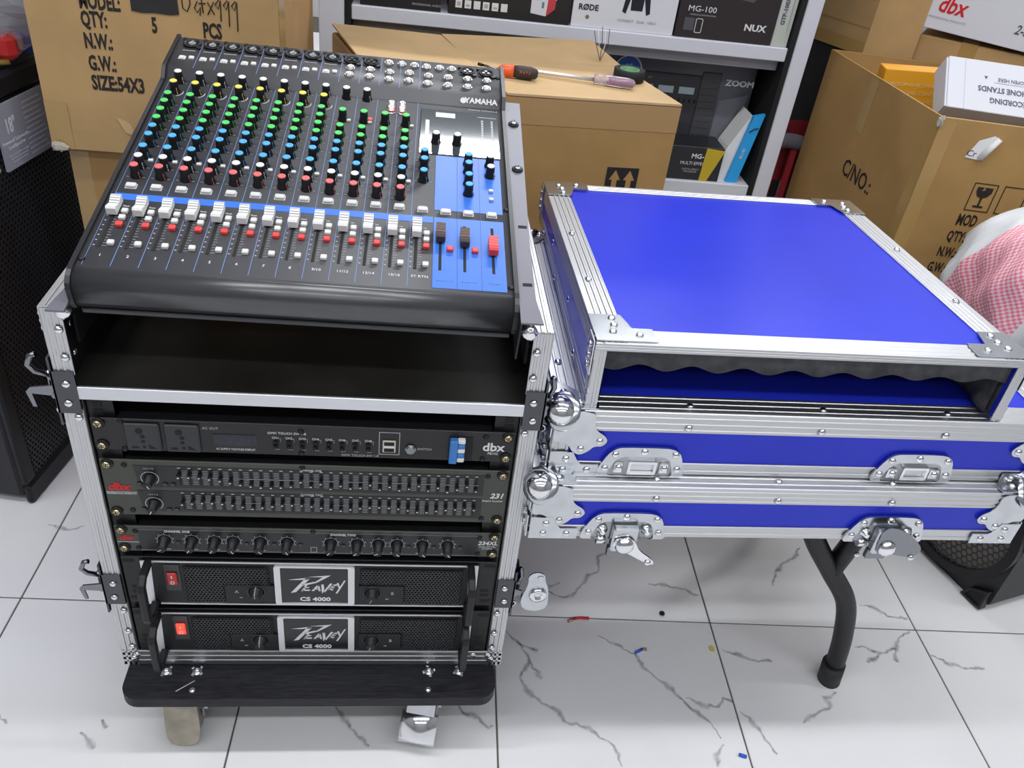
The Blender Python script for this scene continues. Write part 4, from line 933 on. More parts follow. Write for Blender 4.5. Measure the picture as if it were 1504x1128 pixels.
# loose clear tape corner and tear
film = mat('clear_film', (.78, .76, .66), .12, 0, .6, trans=.55)
def crumple(parent, c_, rx, ry, rz, n, m, name='crumpled_film', seed=1):
    rnd = random.Random(seed); vs = []; fs = []; nu, nv = 10, 7
    for i in range(nu):
        for j in range(nv):
            th = 2*math.pi*i/nu; ph = math.pi*(j+.5)/nv; r = .7+.45*rnd.random()
            vs.append((c_[0]+rx*r*math.sin(ph)*math.cos(th), c_[1]+ry*r*math.sin(ph)*math.sin(th), c_[2]+rz*r*math.cos(ph)))
    for i in range(nu):
        for j in range(nv-1): k = (i+1) % nu; fs.append((i*nv+j, k*nv+j, k*nv+j+1, i*nv+j+1))
    return MB().add(vs, fs).build(name, m, parent)
crumple(bc, (FLc.x+.012, fy-.004, .004), .016, .006, .008, 8, film, seed=3)
MB().prism([(0, 0), (.012, -.024), (.02, -.026), (.024, -.018), (.020, -.008), (.006, -.002)], (-.372-bc.location.x, fy-.0012, .058), X, Z, (0, .001, 0)).build('torn_flap', card3, bc)
# carton under it
lc, L, H = quad_carton('carton', 'brown carton underneath the large tan carton on the left', [(-.4635, .64), (-.115, .635), (-.105, .93), (-.450, .935)], 0, .640, card2)
strip(lc, 'tape_strip', (L[0].x+.0, L[0].y+.0002, 0), (L[0].x+.03, L[0].y, 0), (L[0].x+.03, L[0].y, .63), (L[0].x, L[0].y+.0002, .63), (0, -1, 0), tape)
# centre carton with tools on it
ccs = [(.045, .676), (.5830, .717), (.475, 1.085), (-.066, 1.020)]
cc, L, H = quad_carton('carton', 'tan carton with flat flaps carrying the tools, behind console and blue lid', ccs, 0, .768, card2)
tl = L[:]; fdir = (tl[1]-tl[0]).normalized(); sdir = (tl[3]-tl[0]).normalized()
TOPZ = .768
# flaps: two panels meeting at a seam, slightly lifted
def onTop(a, b): return tl[0].lerp(tl[1], a).lerp(tl[3].lerp(tl[2], a), b)
def flap(pts, lift, m):
    q = [onTop(a, b)+Z*(TOPZ+.0008+l) for (a, b), l in zip(pts, lift)]; w = [p+Z*.004 for p in q]
    return MB().add(q+w, [(0,1,2,3), (4,7,6,5), (0,4,5,1), (1,5,6,2), (2,6,7,3), (3,7,4,0)]).build('flap', m, cc)
flap([(0, .0), (.40, .0), (.40, 1.0), (0, 1.0)], [0, 0, .004, .012], card3)
flap([(.404, .0), (1, .0), (1, .62), (.404, .62)], [0, 0, .0, .001], card3)
flap([(.404, .625), (1, .625), (.995, 1), (.404, 1)], [0, 0, .014, .006], card3)
nf = fdir.cross(Z)
a0 = tl[0].lerp(tl[1], .02); b0 = tl[1]
strip(cc, 'tape_strip', a0+Z*(TOPZ-.048), b0+Z*(TOPZ-.048), b0+Z*(TOPZ-.001), a0+Z*(TOPZ-.001), nf, mat('brown_band', (.425, .26, .10), .65))  # slightly paler brown band across the upper front
# up-arrow mark on the front
am = MB(); o_ = tl[1]-fdir*.118+Z*.598+nf*.0008
am.prism([(0, 0), (.062, 0), (.062, .052), (0, .052)], o_, fdir, Z, nf*.0004); am.build('print_mark', pblack, cc)
for q in (.017, .045):
    MB().prism([(q-.005, .004), (q-.005, .028), (q-.011, .028), (q, .047), (q+.011, .028), (q+.005, .028), (q+.005, .004)], o_+nf*.0006, fdir, Z, nf*.0004).build('print_arrow', card2, cc)
# right open carton
zR = .79; n8 = R(-8)
FL = V((1.0918, .7292, 0)); FR = FL+V((math.cos(n8), math.sin(n8), 0))*.30; BL = V((1.0739, 1.2235, 0)); BR = BL+(FR-FL)
oc, L, H = quad_carton('carton', 'open-topped brown carton printed C/NO., holding orange and white boxes', [tuple(p[:2]) for p in (FL, FR, BR, BL)], 0, zR, card2, open_top=True)
fu = (L[1]-L[0]).normalized(); fn_ = fu.cross(Z); su = (L[0]-L[3]).normalized(); sn = su.cross(Z)
def ft(s_, a, z, size, sx=.7, sh=-.12): return text('lettering', s_, size, oc, L[0]+fu*a+Z*z+fn_*.0005, x=fu, y=Z, m=pblack, bold=.0009, sx=sx*.72, align='LEFT', shear=0)
ft('MOD', .108, .596, .034); ft("Q'TY:", .103, .560, .030); ft('N.W.:', .098, .524, .030); ft('G.W.:', .091, .488, .030); ft('SIZE:', .086, .452, .030)
gm = MB(); go = L[0]+fu*.112+Z*.618+fn_*.0006
gm.ring([(0, 0), (.048, 0), (.048, .058), (0, .058)], [(.0018, .0018), (.0462, .0018), (.0462, .0562), (.0018, .0562)], go, fu, Z, fn_*.0003)
gm.prism([(.009, .050), (.022, .050), (.019, .042), (.026, .045), (.024, .050), (.040, .050), (.040, .040), (.034, .031), (.026, .028), (.026, .012), (.034, .012), (.034, .008), (.014, .008), (.014, .012), (.022, .012), (.022, .028), (.014, .031), (.009, .040)], go, fu, Z, fn_*.0003)
gm.ring([(.060, 0), (.108, 0), (.108, .058), (.060, .058)], [(.0618, .0018), (.1062, .0018), (.1062, .0562), (.0618, .0562)], go, fu, Z, fn_*.0003)
gm.build('handling_mark', pblack, oc)
text('lettering', 'C/NO.:', .052, oc, L[3]+su*.285+Z*.588+sn*.0006, x=su, y=Z, m=pblack, bold=.0007, sx=.85)
strip(oc, 'tape_strip', L[0]+fu*.001+Z*.3, L[0]+fu*.03+Z*.3, L[0]+fu*.03+Z*.785, L[0]+fu*.001+Z*.785, fn_, tape)
strip(oc, 'tape_strip', L[0]-su*.03+Z*.3, L[0]-su*.001+Z*.3, L[0]-su*.001+Z*.785, L[0]-su*.03+Z*.785, sn, tape)
strip(oc, 'tape_strip', L[3]+su*.21+Z*.67, L[3]+su*.245+Z*.67, L[3]+su*.245+Z*.785, L[3]+su*.21+Z*.785, sn, tape)
crumple(oc, L[0]+Z*.782, .007, .007, .012, 8, film, seed=5)
st_ = MB().prism([(0, 0), (.030, -.003), (.040, .016), (.052, .040), (.040, .046), (.014, .034)], L[0]+fu*.070+Z*.722+fn_*.001, fu, Z, fn_*.0006).build('torn_label', white, oc)
text('lettering', 'Cr', .017, st_, L[0]+fu*.080+Z*.730+fn_*.0018, x=fu, y=Z, m=mat('ink_blue', (.04, .05, .15), .6))
MB().tube([L[0]+fu*.098+Z*.723+fn_*.004, L[0]+fu*.118+Z*.765+fn_*.007], .006, 10).build('curled_edge', white, st_)
# contents
def pbox(name, label, cat, o, u, v, w, m, group=None):
    """small box: corner o, edges u, v, w (vectors)"""
    o, u, v, w = V(o), V(u), V(v), V(w)
    M = basis(o+(u+v)/2, u, v); t = thing(name, label, cat, mtx=M)
    a, b, c_ = u.length/2, v.length/2, w.length
    MB().box(-a, a, -b, b, 0, c_, .0012).build('box_body', m, t)
    return t, a, b, c_
orange = mat('orange_card', (.78, .36, .02), .45); whitec = mat('white_card', (.70, .71, .76), .5)
OC = oc.location
ob, a, b, h = pbox('product_box', 'orange cardboard box standing inside the open carton', 'box', (1.118, 1.00, .545), (.150, -.03, .010), (.008, .05, 0), (0, 0, .262), orange)
for k in range(4): text('lettering', 'RECORDING STAND' if k % 2 else 'MICROPHONE STANDS', .011, ob, (-.01, -b-.0006, h-.03-.017*k), x=X, y=Z, m=mat('print_pale', (.85, .6, .25), .6), sx=.9)
# white stand box tilted across the carton mouth
wu = V((.93, -.20, .0)).normalized(); wv = V((.15, .45, .42)).normalized(); wv = (wv-wu*wv.dot(wu)).normalized(); ww = wu.cross(wv)
wb = thing('product_box', 'white box printed RECORDING MICROPHONE STANDS upside down, lying across the open carton', 'box', mtx=basis((1.138, .802, .792), wu, wv))
MB().box(0, .34, 0, .115, -.055, 0, .0012).build('box_body', whitec, wb)
MB().box(-.004, .0, .002, .113, -.053, -.002, .001).build('end_flap', whitec, wb)
MB().box(.032, .0328, .0, .115, 0, .0003).build('crease', mat('crease_grey', (.5, .5, .55), .6), wb)
ink = mat('ink_grey', (.10, .10, .16), .6)
text('lettering', 'RECORDING', .0165, wb, (.122, .028, .0004), x=-X, y=-Y, m=ink, bold=.0004, sx=.85)
text('lettering', 'MICROPHONE STANDS', .0165, wb, (.132, .052, .0004), x=-X, y=-Y, m=ink, bold=.0004, sx=.85)
text('lettering', 'OPEN HERE', .0115, wb, (.122, .076, .0004), x=-X, y=-Y, m=ink, sx=.85)
MB().box(.09, .155, .0675, .0680, 0, .0004).prism([(.070, .080), (.077, .080), (.0735, .073)], (0, 0, 0), X, Y, (0, 0, .0004)).build('print_mark', ink, wb)
# cartons behind right
k1, L, H = quad_carton('carton', 'tan carton with brown tape band, under the white printed box at top right', [(1.292, 1.250), (1.592, 1.040), (1.737, 1.248), (1.437, 1.458)], 0, .838, card)
strip(k1, 'tape_strip', L[0].lerp(L[1], .26)+Z*.3, L[0].lerp(L[1], .36)+Z*.3, L[0].lerp(L[1], .36)+Z*.84, L[0].lerp(L[1], .26)+Z*.84, (0, -1, 0), tape)
strip(k1, 'tape_strip', L[0].lerp(L[1], .26)+Z*.842, L[0].lerp(L[1], .36)+Z*.842, L[3].lerp(L[2], .36)+Z*.842, L[3].lerp(L[2], .26)+Z*.842, Z, tape)
dbv = V((.80, -.56, -.04)).normalized()*.36; dd = V((.56, .80, 0)).normalized()*.22
db, a, b, h = pbox('product_box', 'flat white box with red logo lettering, on the taped carton at top right', 'box', (1.276, 1.244, .857), dbv, dd, (0, 0, .155), whitec)
text('lettering', 'dbx', .05, db, (-.125, -b-.0006, .055), x=X, y=Z, m=mat('logo_red', (.62, .015, .02), .5), bold=.001, sx=.8, shear=.15)
text('lettering', 'PROFESSIONAL PRODUCTS', .0068, db, (-.125, -b-.0006, .026), x=X, y=Z, m=pgrey)
text('lettering', '2-Series', .028, db, (.055, -b-.0006, .040), x=X, y=Z, m=ink, bold=.0004, sx=.8, shear=.2)
k2, L, H = quad_carton('carton', 'carton with shiny taped seam, upper right between the shelf post and white box', [(1.160, 1.240), (1.284, 1.235), (1.284, 1.50), (1.045, 1.50)], .778, 1.12, card)
strip(k2, 'tape_strip', L[0]+Z*.0, L[3]+Z*.0, L[3]+Z*.030, L[0]+Z*.030, (-.9, -.4, 0), tape); strip(k2, 'tape_strip', L[0]+Z*.06, L[3]+Z*.055, L[3]+Z*.058, L[0]+Z*.063, (-.9, -.4, 0), tape)
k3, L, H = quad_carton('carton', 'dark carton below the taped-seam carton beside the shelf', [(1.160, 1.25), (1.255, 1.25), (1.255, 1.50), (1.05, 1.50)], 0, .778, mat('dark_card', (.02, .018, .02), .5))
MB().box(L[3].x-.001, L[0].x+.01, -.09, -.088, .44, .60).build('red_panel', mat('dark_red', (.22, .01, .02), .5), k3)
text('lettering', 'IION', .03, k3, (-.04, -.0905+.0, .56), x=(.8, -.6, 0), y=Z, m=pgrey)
ph = thing('trolley', 'grey padded handle on a red frame squeezed between shelf post and open carton', 'trolley', (1.032, 1.248, 0))
MB().tube(sm_curve([(-.026, -.006, .535), (-.018, -.004, .552), (.005, .0, .558), (.035, .004, .556), (.050, .006, .552)]), .019, 14).build('handle_pad', mat('handle_grey', (.12, .12, .14), .5), ph)
MB().box(-.022, .004, -.004, .014, .0, .534, .004).build('upright', mat('frame_red', (.32, .02, .03), .45), ph)
MB().box(.030, .048, -.004, .014, .0, .538, .004).build('upright', MATS['frame_red'], ph)
MB().box(.004, .030, .0, .012, .20, .225, .003).build('cross_bar', MATS['frame_red'], ph)
# ================================================================ shelf unit
SY = 1.15
su_ = thing('shelf_unit', 'white metal shelf unit stocked with product boxes, behind the tan carton', 'shelf', (0, 0, 0))
grey = mat('shelf_grey', (.42, .44, .47), .5); lav = mat('shelf_white', (.66, .67, .73), .45)
for x0, x1 in ((-.105, -.052), (.948, .985)):
    MB().box(x0, x1, SY-.01, SY+.05, 0, 1.5, .002).build('post', lav, su_); MB().box(x0, x1, SY+.33, SY+.37, 0, 1.5, .002).build('post', lav, su_)
for x in (-.050, .935): MB().box(x, x+.012, SY-.006, SY+.36, 0, 1.5).build('side_rail', matte, su_)
for z, th in ((.797, .03), (.470, .03), (.14, .03), (1.15, .03)):
    b_ = MB().box(-.038, .935, SY-.004, SY+.36, z-th, z, .002).build('shelf_board', lav, su_)
    MB().box(-.038, .935, SY+.03, SY+.05, z-.058, z-th, .002).build('shelf_beam', grey, b_)
MB().box(-.05, .963, SY+.365, SY+.37, 0, 1.5).build('back_sheet', mat('back_grey', (.25, .27, .3), .6), su_)
GB = 'boxes on the shelf unit'
def shelf_box(label, x0, x1, z0, h, d, m, y=SY+.004):
    t = thing('product_box', label, 'box', ((x0+x1)/2, y, z0), group=GB); MB().box(-(x1-x0)/2, (x1-x0)/2, 0, d, 0, h, .0012).build('box_body', m, t); return t, (x1-x0)/2
bk = mat('black_card', (.016, .016, .02), .35)
t, a = shelf_box('plain black box at the left end of the upper shelf', -.02, .150, .797, .14, .25, bk); text('lettering', 'PROFESSIONAL AUDIO', .006, t, (.055, -.0006, .012), m=pgrey, **FX)
t, a = shelf_box('black box with a row of white icons on the upper shelf', .166, .430, .797, .19, .25, bk)
for k in range(6):
    c_ = MB().box(-.117+.0195*k, -.103+.0195*k, -.0008, 0, .014, .030).build('icon', white, t); MB().box(-.114+.0195*k, -.106+.0195*k, -.0012, -.0008, .018, .026-.004*(k % 3)).build('icon_print', pgrey, c_)
MB().prism([(.045, .018), (.078, .014), (.100, .05), (.100, .12), (.045, .12)], (0, -.001, 0), X, Z, (0, .001, 0)).build('product_print', whitec, t)
MB().prism([(.079, .014), (.097, .03), (.100, .12), (.084, .12)], (0, -.0016, 0), X, Z, (0, .001, 0)).build('product_print', mat('print_crimson', (.55, .05, .07), .5), t)
MB().box(.052, .060, -.0014, -.001, .045, .058).box(.068, .073, -.0014, -.001, .030, .042).build('product_print', mat('print_teal', (.1, .25, .3), .5), t)
t, a = shelf_box('white box with a black stand picture on the upper shelf', .434, .664, .797, .22, .25, mat('white_gloss_card', (.72, .73, .77), .3))
text('lettering', 'RØDE', .0165, t, (-a+.034, -.0008, .041), m=pblack, bold=.0004, **FX); MB().lathe((-a+.034, -.0002, .022), (0, -1, 0), [(.0042, 0), (.0042, .0006)], 14).build('emblem', mat('gold', (.35, .28, .15), .4, .6), t)
MB().prism([(.0, .040), (.008, .036), (.02, .09), (.013, .15)], (-.006, -.0008, 0), X, Z, (0, .0006, 0)).prism([(.062, .040), (.054, .036), (.040, .09), (.048, .15)], (-.006, -.0008, 0), X, Z, (0, .0006, 0)).prism([(.018, .044), (.044, .044), (.048, .15), (.012, .15)], (-.006, -.0008, 0), X, Z, (0, .0006, 0)).build('product_print', bk, t)
text('lettering', 'CONNECT   32-bit   USB-C', .0075, t, (.03, -.0008, .022), m=pgrey, **FX)
t, a = shelf_box('dark brown box with large white lettering on the upper shelf', .668, .892, .797, .18, .25, mat('brown_black_card', (.028, .022, .022), .35))
text('lettering', 'MG-100', .017, t, (-.060, -.0008, .061), m=pw, sx=1.15, **FX); text('lettering', 'NUX', .019, t, (.068, -.0008, .033), m=pw, bold=.0006, sx=1.2, **FX)
text('lettering', 'MODELING GUITAR PROCESSOR', .004, t, (-.056, -.0008, .049), m=pgrey, **FX)
MB().box(-.095, -.072, -.0008, 0, .016, .042).build('print_mark', mat('print_darkgrey', (.08, .08, .09), .5), t); MB().ring(rrect(-.069, -.053, .012, .042, .003, 2), rrect(-.0678, -.0542, .0132, .0408, .002, 2), (0, 0, 0), X, Z, (0, -.0008, 0)).build('print_mark', pw, t)
text('lettering', 'NUX', .017, t, (.068, -.0008, .115), m=pw, bold=.0006, sx=1.2, **FX); MB().prism([(-.09, .10), (.05, .085), (.085, .12), (-.09, .17)], (0, -.0006, 0), X, Z, (0, .0005, 0)).build('product_print', mat('print_grey_brown', (.10, .085, .085), .4), t)
t, a = shelf_box('narrow grey-green box at the right end of the upper shelf', .8945, .932, .797, .18, .25, mat('sage_card', (.50, .53, .47), .5))
text('lettering', 'GTP-100X', .013, t, (-.005, -.0008, .075), x=Z, y=-X, m=ink, bold=.0004); text('lettering', 'MULTI EFFECT MODELING PROCESSOR', .005, t, (.010, -.0008, .075), x=Z, y=-X, m=pgrey)
# lower shelf
t, a = shelf_box('big dark box with an effects pedal picture on the lower shelf', .44, .920, .470, .272, .18, mat('pedal_box_card', (.085, .092, .11), .3, noise=.5, nscale=3), SY+.10)
text('lettering', 'ZOOM', .0195, t, (.204, -.0008, .214), m=pw, bold=.0006, sx=1.2, **FX)
MB().box(-.06, .105, -.003, 0, .07, .225, .001).build('pedal_print', mat('pedal_dark', (.035, .036, .042), .4), t)
for k in range(3): MB().box(-.048+.052*k, -.010+.052*k, -.0036, -.003, .180, .196).build('screen_print', mat('screen_pale', (.42, .52, .58), .4), t)
for k in range(12): MB().box(-.046+.013*k, -.040+.013*k, -.0036, -.003, .160, .168).build('knob_print', matte, t)
MB().box(.107, .155, -.004, 0, .065, .235, .0015).build('pedal_print', mat('pedal_light', (.06, .062, .07), .4), t)
for k in range(9): MB().box(.112, .150, -.0046, -.004, .085+.016*k, .0865+.016*k).build('tread_print', MATS['pedal_dark'], t)
text('lettering', 'G11', .006, t, (-.02, -.0036, .212), m=pgrey, **FX)
MB().lathe((-.078, -.0032, .224), (0, -1, 0), [(.034, 0), (.034, .0008)], 32).build('round_sticker', mat('tin_blue', (.02, .12, .5), .3), t); MB().lathe((-.078, -.0038, .224), (0, -1, 0), [(.034, 0), (.034, .0006), (.031, .0006), (.031, 0)], 32, cap=False).build('sticker_rim', white, t); text('lettering', 'AS', .016, t, (-.078, -.0046, .232), m=white, **FX)
MB().prism([(.158, .03), (.22, .03), (.232, .19), (.162, .17)], (0, -.0006, 0), X, Z, (0, .0005, 0)).build('product_print', mat('pedal_box_sheen', (.14, .15, .17), .3), t)  # sheen on the box front, painted as a paler grey quad
t, a = shelf_box('low dark box with a yellow sticker on the lower shelf', .64, .855, .470, .083, .09, bk, SY+.006)
text('lettering', 'MG-30', .016, t, (.052, -.0008, .060), m=pw, bold=.0003, sx=1.1, **FX); text('lettering', 'MULTI EFFECTS', .011, t, (.040, -.0008, .042), m=pw, **FX); text('lettering', 'DIGITAL EFFECT\nPROCESSOR', .006, t, (.032, -.0008, .024), m=pgrey, **FX)
MB().prism([(.058, .0), (.078, .0), (.108, .078), (.062, .082)], (0, -.0016, 0), X, Z, (0, .0014, 0)).build('sticker', mat('sticker_yellow', (.55, .40, .02), .4), t)
t = thing('product_box', 'bright blue slim box with white side leaning at the shelf post', 'box', (.899, SY+.01, .470), group=GB)
MB().prism([(-.022, 0), (.006, 0), (.033, .172), (.006, .165)], (0, 0, 0), X, Z, (0, .012, 0)).build('box_body', mat('cyan_card', (.02, .36, .78), .4), t)
MB().prism([(-.062, 0), (-.022, 0), (.006, .165), (-.034, .085)], (0, .012, 0), X, Z, (0, .072, 0)).build('box_side', white, t)
text('lettering', 'BLUES', .010, t, (.002, -.0008, .075), x=(.16, 0, 1), y=(-1, 0, .16), m=pw)
MB().tube([(.004, -.002, .128), (.014, -.003, .137), (.024, -.002, .139)], .0012, 6).build('strap', pblack, t)
# ================================================================ tools on the carton
ZT2 = .7735
t = thing('screwdriver', 'long screwdriver with clear purple handle on the tan carton', 'screwdriver', (.262, .830, ZT2+.010), (0, 0, R(-11)))
MB().tube([(0, 0, -.004), (.175, 0, -.002)], .0036, 10).build('shaft', alu2, t)
MB().lathe((.172, 0, 0), X, [(.0065, 0), (.0085, .004), (.0085, .010), (.0068, .016), (.0095, .024), (.0095, .062), (.0075, .074), (.002, .078)], 16).build('handle', mat('clear_acrylic', (.75, .68, .78), .08, 0, .6, trans=.75), t)
MB().lathe((.2, 0, 0), X, [(.0045, 0), (.0048, .006), (.0045, .042), (.001, .044)], 12).build('handle_core', mat('magenta_core', (.4, .02, .3), .3), t)
t = thing('screwdriver', 'orange and black gripped screwdriver beside the console corner', 'screwdriver', (.255, .790, ZT2+.012), (0, 0, R(-8))); t.scale = (.74, .74, .74)
MB().lathe((-.005, 0, 0), X, [(.006, 0), (.012, .008), (.0145, .025), (.0135, .040)], 16).build('handle_end', mat('tool_orange', (.85, .12, .02), .35), t)
MB().lathe((.034, 0, 0), X, [(.0135, 0), (.0155, .015), (.0155, .042), (.012, .055), (.007, .060)], 16).build('handle', mat('tool_grip', (.035, .025, .022), .6), t)
text('lettering', 'X 6 F S', .009, t, (.062, -.0152, .004), x=X, y=Z, m=mat('tool_orange', (0, 0, 0)))
MB().tube([(-.005, 0, 0), (-.045, .012, .002)], .003, 8).build('shaft', dchrome, t)
MB().cyl((-.045, .012, .002), (-.056, .0153, .0025), .0038, n=8).build('tip', blackp, t)
t = thing('tape_roll', 'black electrical tape roll with green core on the carton edge', 'tape', (.508, .848, ZT2+.001))
MB().lathe((0, 0, 0), Z, [(.019, 0), (.030, 0), (.030, .019), (.019, .019), (.019, 0)], 28, cap=False).build('tape_ring', matte, t)
MB().lathe((0, 0, 0), Z, [(.016, 0), (.019, 0), (.019, .0192), (.016, .0192), (.016, 0)], 28, cap=False).build('core', mat('core_green', (.1, .3, .12), .5), t)
t = thing('cable_bristle', 'thin bare wire ends sticking up behind the tape roll', 'wire', (.470, .955, ZT2+.004))
for k in range(5): MB().tube([(0, 0, .0), (.006*k-.012, .004, .03), (.008*k-.02, .004+.002*k, .055+.004*(k % 3))], .0007, 5).build('strand', white if k % 2 else rubber, t)
# ================================================================ loudspeakers
def grille_sheet(x0, x1, z0, z1, y, c_, hole): return honey(x0, x1, z0, z1, y, c_, hole, .001)
a80 = R(80)
sp = thing('loudspeaker', 'tall black subwoofer with perforated grille and grey spec label, left edge', 'loudspeaker', (-.576, .447, 0), (0, 0, a80))
# local: x along grille face (away from viewer), y into the cabinet, z up
WS, HS, DS = .50, .745, .42
MB().box(0, WS, .014, DS, .012, HS, .008).build('cabinet', mat('cabinet_black', (.016, .016, .019), .5, bump=.3, bscale=500), sp)
MB().box(.0, WS, .0, .016, .0, .045, .006).build('lower_rail', blackp, sp)
MB().box(.0, WS, .0, .016, HS-.035, HS+.002, .006).build('upper_rail', blackp, sp)
for x in (0, WS-.03): MB().box(x, x+.03, .002, .016, .045, HS-.035, .004).build('side_rail', blackp, sp)
g = grille_sheet(.03, WS-.03, .045, HS-.035, .006, .0058, .0036).build('grille', mat('grille_steel', (.03, .03, .035), .38, .4), sp); g['kind'] = 'stuff'
MB().box(.03, WS-.03, .0115, .0135, .045, HS-.035).build('grille_backing', matte, sp)
lb = MB().box(.155, .29, -.001, .0035, .60, .705).build('spec_label', mat('label_grey', (.34, .35, .40), .45), sp)
text('lettering', '18"', .034, lb, (.185, -.0014, .668), m=pw, sx=.6, bold=.0004, **FX); text('lettering', 'Powered Subwoofer\nLoudspeaker', .009, lb, (.192, -.0014, .640), m=pw, **FX)
text('lettering', 'Class D amplifier module\nwith DSP control and\nlow pass crossover', .0055, lb, (.192, -.0014, .617), m=mat('label_pale', (.5, .51, .56), .6), **FX)
for k in range(11): MB().box(.226, .282-.006*(k % 3), -.0014, -.001, .607+.0085*k, .6095+.0085*k).build('label_print', MATS['label_pale'], lb)
text('lettering', 'S', .026, sp, (.138, .0035, .612), m=pgrey, **FX)
# plastic-wrapped goods on it
t = thing('plastic_bag', 'crumpled clear plastic bag with red and blue items on the subwoofer', 'bag', (-.60, .72, .752))
crumple(t, (.035, .0, .070), .085, .10, .058, 8, mat('clear_bag', (.8, .82, .86), .1, 0, .6, trans=.8), 'bag_film', 11)
MB().box(-.05, .075, -.06, -.02, .008, .05, .01).build('red_packet', mat('packet_red', (.55, .03, .03), .3), t); MB().box(.03, .09, -.01, .05, .01, .045, .01).build('blue_packet', mat('packet_blue', (.03, .06, .35), .3), t)
MB().tube([(-.06, -.085, .012), (.02, -.07, .004), (.06, -.05, .006)], .005, 8).build('gold_strip', mat('gold_foil', (.7, .5, .15), .25, .6), t)
MB().box(-.10, .07, .03, .12, .004, .075, .012).build('grey_packet', mat('packet_grey', (.2, .2, .24), .3), t)
# floor speaker right
nd = V((-.286, .958, 0)).normalized(); yaw = math.atan2(nd.y, nd.x)
rs = thing('loudspeaker', 'black plastic loudspeaker with honeycomb woofer grille on the floor at right', 'loudspeaker', (1.239, .213, 0), (0, 0, yaw))
WR, HR, DR = .29, .44, .34
# local x along face toward the back, local -y is outward?  outward normal = nd x Z
MB().prism([(0, .02), (.02, 0), (WR-.02, 0), (WR, .02), (WR, HR-.03), (WR-.03, HR), (.03, HR), (0, HR-.03)], (0, -.012, 0), X, Z, (0, -DR+.012, 0)).build('cabinet', mat('speaker_plastic', (.017, .018, .02), .5, bump=.2, bscale=600), rs)
MB().ring(arc(.136, .149, .136, 0, 360, 48)[:-1], arc(.136, .149, .1175, 0, 360, 48)[:-1], (0, -.012, 0), X, Z, (0, .014, 0)).build('woofer_ring', blackp, rs)
cxw = .136
g = honey(cxw-.125, cxw+.125, .149-.125, .149+.125, 0, .0078, .0058, -.002, lambda x, z: (x-cxw)**2+(z-.149)**2 > .118**2)
for p in g.v: p.y = .0
g.build('grille', mat('grille_hex', (.028, .028, .03), .4, .3), rs)
MB().lathe((cxw, -.0115, .149), (0, 1, 0), [(.118, 0), (.118, .001)], 36).build('grille_backing', mat('cone_grey', (.26, .24, .21), .7), rs)
MB().ring([(.004, .006), (.052, .004), (.040, .030), (.006, .052)], [(.009, .010), (.044, .008), (.036, .027), (.010, .044)], (0, -.012, 0), X, Z, (0, .0155, 0)).build('port_rim', blackp, rs)
MB().prism([(.009, .010), (.044, .008), (.036, .027), (.010, .044)], (0, -.012, 0), X, Z, (0, .013, 0)).build('port', matte, rs)
MB().box(WR-.1, WR-.03, -.012, -.004, .02, .06, .004).build('foot', rubber, rs)
for x in (.018, WR-.02): put('screw', BSC, rs, (x, -.011, .11), (0, 1, 0))
# ================================================================ woven bag
def woven():
    m = bpy.data.materials.new('woven_plastic'); m.use_nodes = True; nt = m.node_tree; b = nt.nodes['Principled BSDF']
    uv = nt.nodes.new('ShaderNodeAttribute'); uv.attribute_name = 'wuv'
    sp_ = nt.nodes.new('ShaderNodeSeparateXYZ'); nt.links.new(uv.outputs['Vector'], sp_.inputs[0])
    ck = nt.nodes.new('ShaderNodeTexChecker'); ck.inputs['Scale'].default_value = 190
    ck.inputs['Color1'].default_value = (.80, .20, .28, 1); ck.inputs['Color2'].default_value = (.78, .58, .62, 1)
    nt.links.new(uv.outputs['Vector'], ck.inputs['Vector'])
    def lt(inp, th, op='GREATER_THAN'):
        n = nt.nodes.new('ShaderNodeMath'); n.operation = op; nt.links.new(inp, n.inputs[0]); n.inputs[1].default_value = th; return n.outputs[0]
    g1 = lt(sp_.outputs['X'], .462); g2 = lt(sp_.outputs['X'], .668, 'LESS_THAN')
    mu = nt.nodes.new('ShaderNodeMath'); mu.operation = 'MULTIPLY'; nt.links.new(g1, mu.inputs[0]); nt.links.new(g2, mu.inputs[1])
    g3 = lt(sp_.outputs['Y'], .285, 'LESS_THAN'); mu2 = nt.nodes.new('ShaderNodeMath'); mu2.operation = 'MULTIPLY'; nt.links.new(mu.outputs[0], mu2.inputs[0]); nt.links.new(g3, mu2.inputs[1])
    mix = nt.nodes.new('ShaderNodeMix'); mix.data_type = 'RGBA'
    nt.links.new(mu2.outputs[0], mix.inputs[0]); mix.inputs[6].default_value = (.68, .70, .71, 1); nt.links.new(ck.outputs[0], mix.inputs[7]); nt.links.new(mix.outputs[2], b.inputs['Base Color'])
    b.inputs['Roughness'].default_value = .4
    wv = nt.nodes.new('ShaderNodeTexChecker'); wv.inputs['Scale'].default_value = 190; nt.links.new(uv.outputs['Vector'], wv.inputs['Vector'])
    bp = nt.nodes.new('ShaderNodeBump'); bp.inputs['Strength'].default_value = .4; bp.inputs['Distance'].default_value = .002; nt.links.new(wv.outputs['Fac'], bp.inputs['Height']); nt.links.new(bp.outputs[0], b.inputs['Normal'])
    return m
bg = thing('woven_bag', 'pink and white woven plastic sack slumped at the right edge', 'bag', (1.315, .49, .4405))
vs = []; fs = []; uvs = []; nu, nv = 72, 40
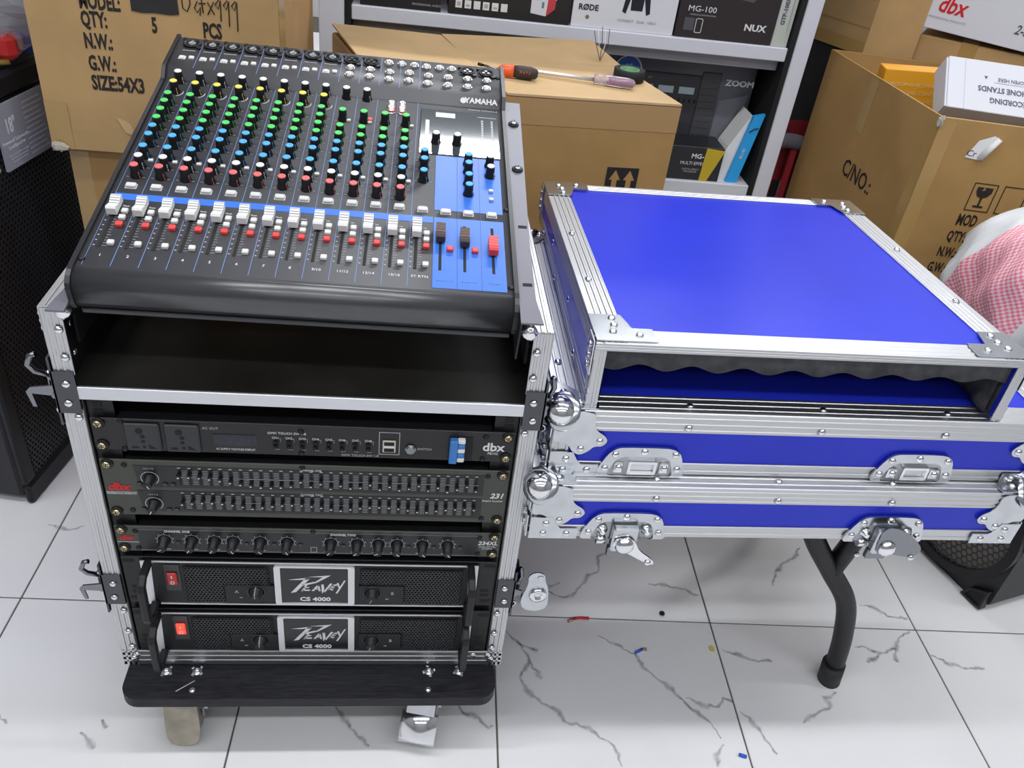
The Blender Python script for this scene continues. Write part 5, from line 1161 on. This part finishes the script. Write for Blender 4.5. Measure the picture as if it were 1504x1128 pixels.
for i in range(nu):
    th = 2*math.pi*i/nu
    for j in range(nv+1):
        s_ = j/nv; z = .335*s_
        prof = (1-abs(2*s_-.85)**2.6*.55) if s_ < .999 else .02
        sq = 1/max(abs(math.cos(th))**4+abs(math.sin(th))**4, .2)**.25
        w = 1+.035*math.sin(th*5+s_*4)+.03*math.sin(th*9-s_*11)+.02*math.sin(th*17+s_*23)
        rx, ry = .205*prof*w*sq, .125*prof*w*sq
        x = rx*math.cos(th)+.05*s_*s_; y = ry*math.sin(th)
        zz = z*(1+.10*math.cos(th)*s_)+.006*math.sin(th*7+s_*9)*s_
        vs.append((x, y, zz)); uvs.append((math.degrees(th)*.0029+.012*math.sin(zz*22), zz, 0))
for i in range(nu):
    k = (i+1) % nu
    for j in range(nv): fs.append((i*(nv+1)+j, k*(nv+1)+j, k*(nv+1)+j+1, i*(nv+1)+j+1))
fs.append([i*(nv+1) for i in range(nu)][::-1]); fs.append([i*(nv+1)+nv for i in range(nu)])
o = MB().add(vs, fs, 0, True).build('sack', woven(), bg); at = o.data.attributes.new('wuv', 'FLOAT_VECTOR', 'POINT'); at.data.foreach_set('vector', [q for u in uvs for q in u])
MB().lathe((-.152, -.042, .272), (-.75, -.5, .45), [(.001, .014), (.010, .012), (.016, .006), (.017, -.01)], 14).build('hand_hole', mat('hole_dark', (.03, .03, .035), .8), bg)
# ================================================================ litter on the floor
def bit(name, label, cat, pts, r, m, tip=None):
    t = thing(name, label, cat, pts[0]); q = [V(p)-V(pts[0]) for p in pts]
    MB().tube(q, r, 8).build('sleeve', m, t)
    if tip: MB().tube([V(p)-V(pts[0]) for p in tip], [.0022, .0032], 6).build('copper_end', mat('copper', (.6, .3, .15), .35, .8), t)
bit('wire_scrap', 'red wire scrap with bare copper end on the floor', 'wire', [(.456, .1895, .0030), (.440, .1905, .0030), (.428, .1885, .0030)], .0027, mat('wire_red', (.6, .03, .04), .4), [(.428, .1885, .003), (.417, .182, .0032)])
bit('wire_scrap', 'blue wire scrap with bare copper end on the floor', 'wire', [(.527, .116, .0030), (.534, .1195, .003), (.541, .1235, .003)], .0027, mat('wire_blue', (.02, .1, .6), .4), [(.541, .1235, .003), (.548, .1225, .0032)])
bit('wire_scrap', 'tiny blue wire clipping near the lower right grout line', 'wire', [(.656, -.075, .0030), (.667, -.079, .003)], .0029, mat('wire_blue', (0, 0, 0)))
t = MB().prism([(-.004, -.006), (.003, -.007), (.005, .002), (.001, .007), (-.005, .004)], (.6689, .1267, .0004), X, Y, (0, 0, .001)).build('paper_scrap', mat('scrap_yellow', (.6, .55, .15), .6)); tag(t, 'small yellow paper scrap on the floor beside a grout line', 'paper scrap')
t = MB().lathe((.5953, .2027, .0), Z, [(.003, 0), (.0055, .002), (.004, .005), (.001, .006)], 7, 0, False).build('plastic_crumb', matte); tag(t, 'small black plastic crumb on the floor between the wire scraps and grout', 'debris')
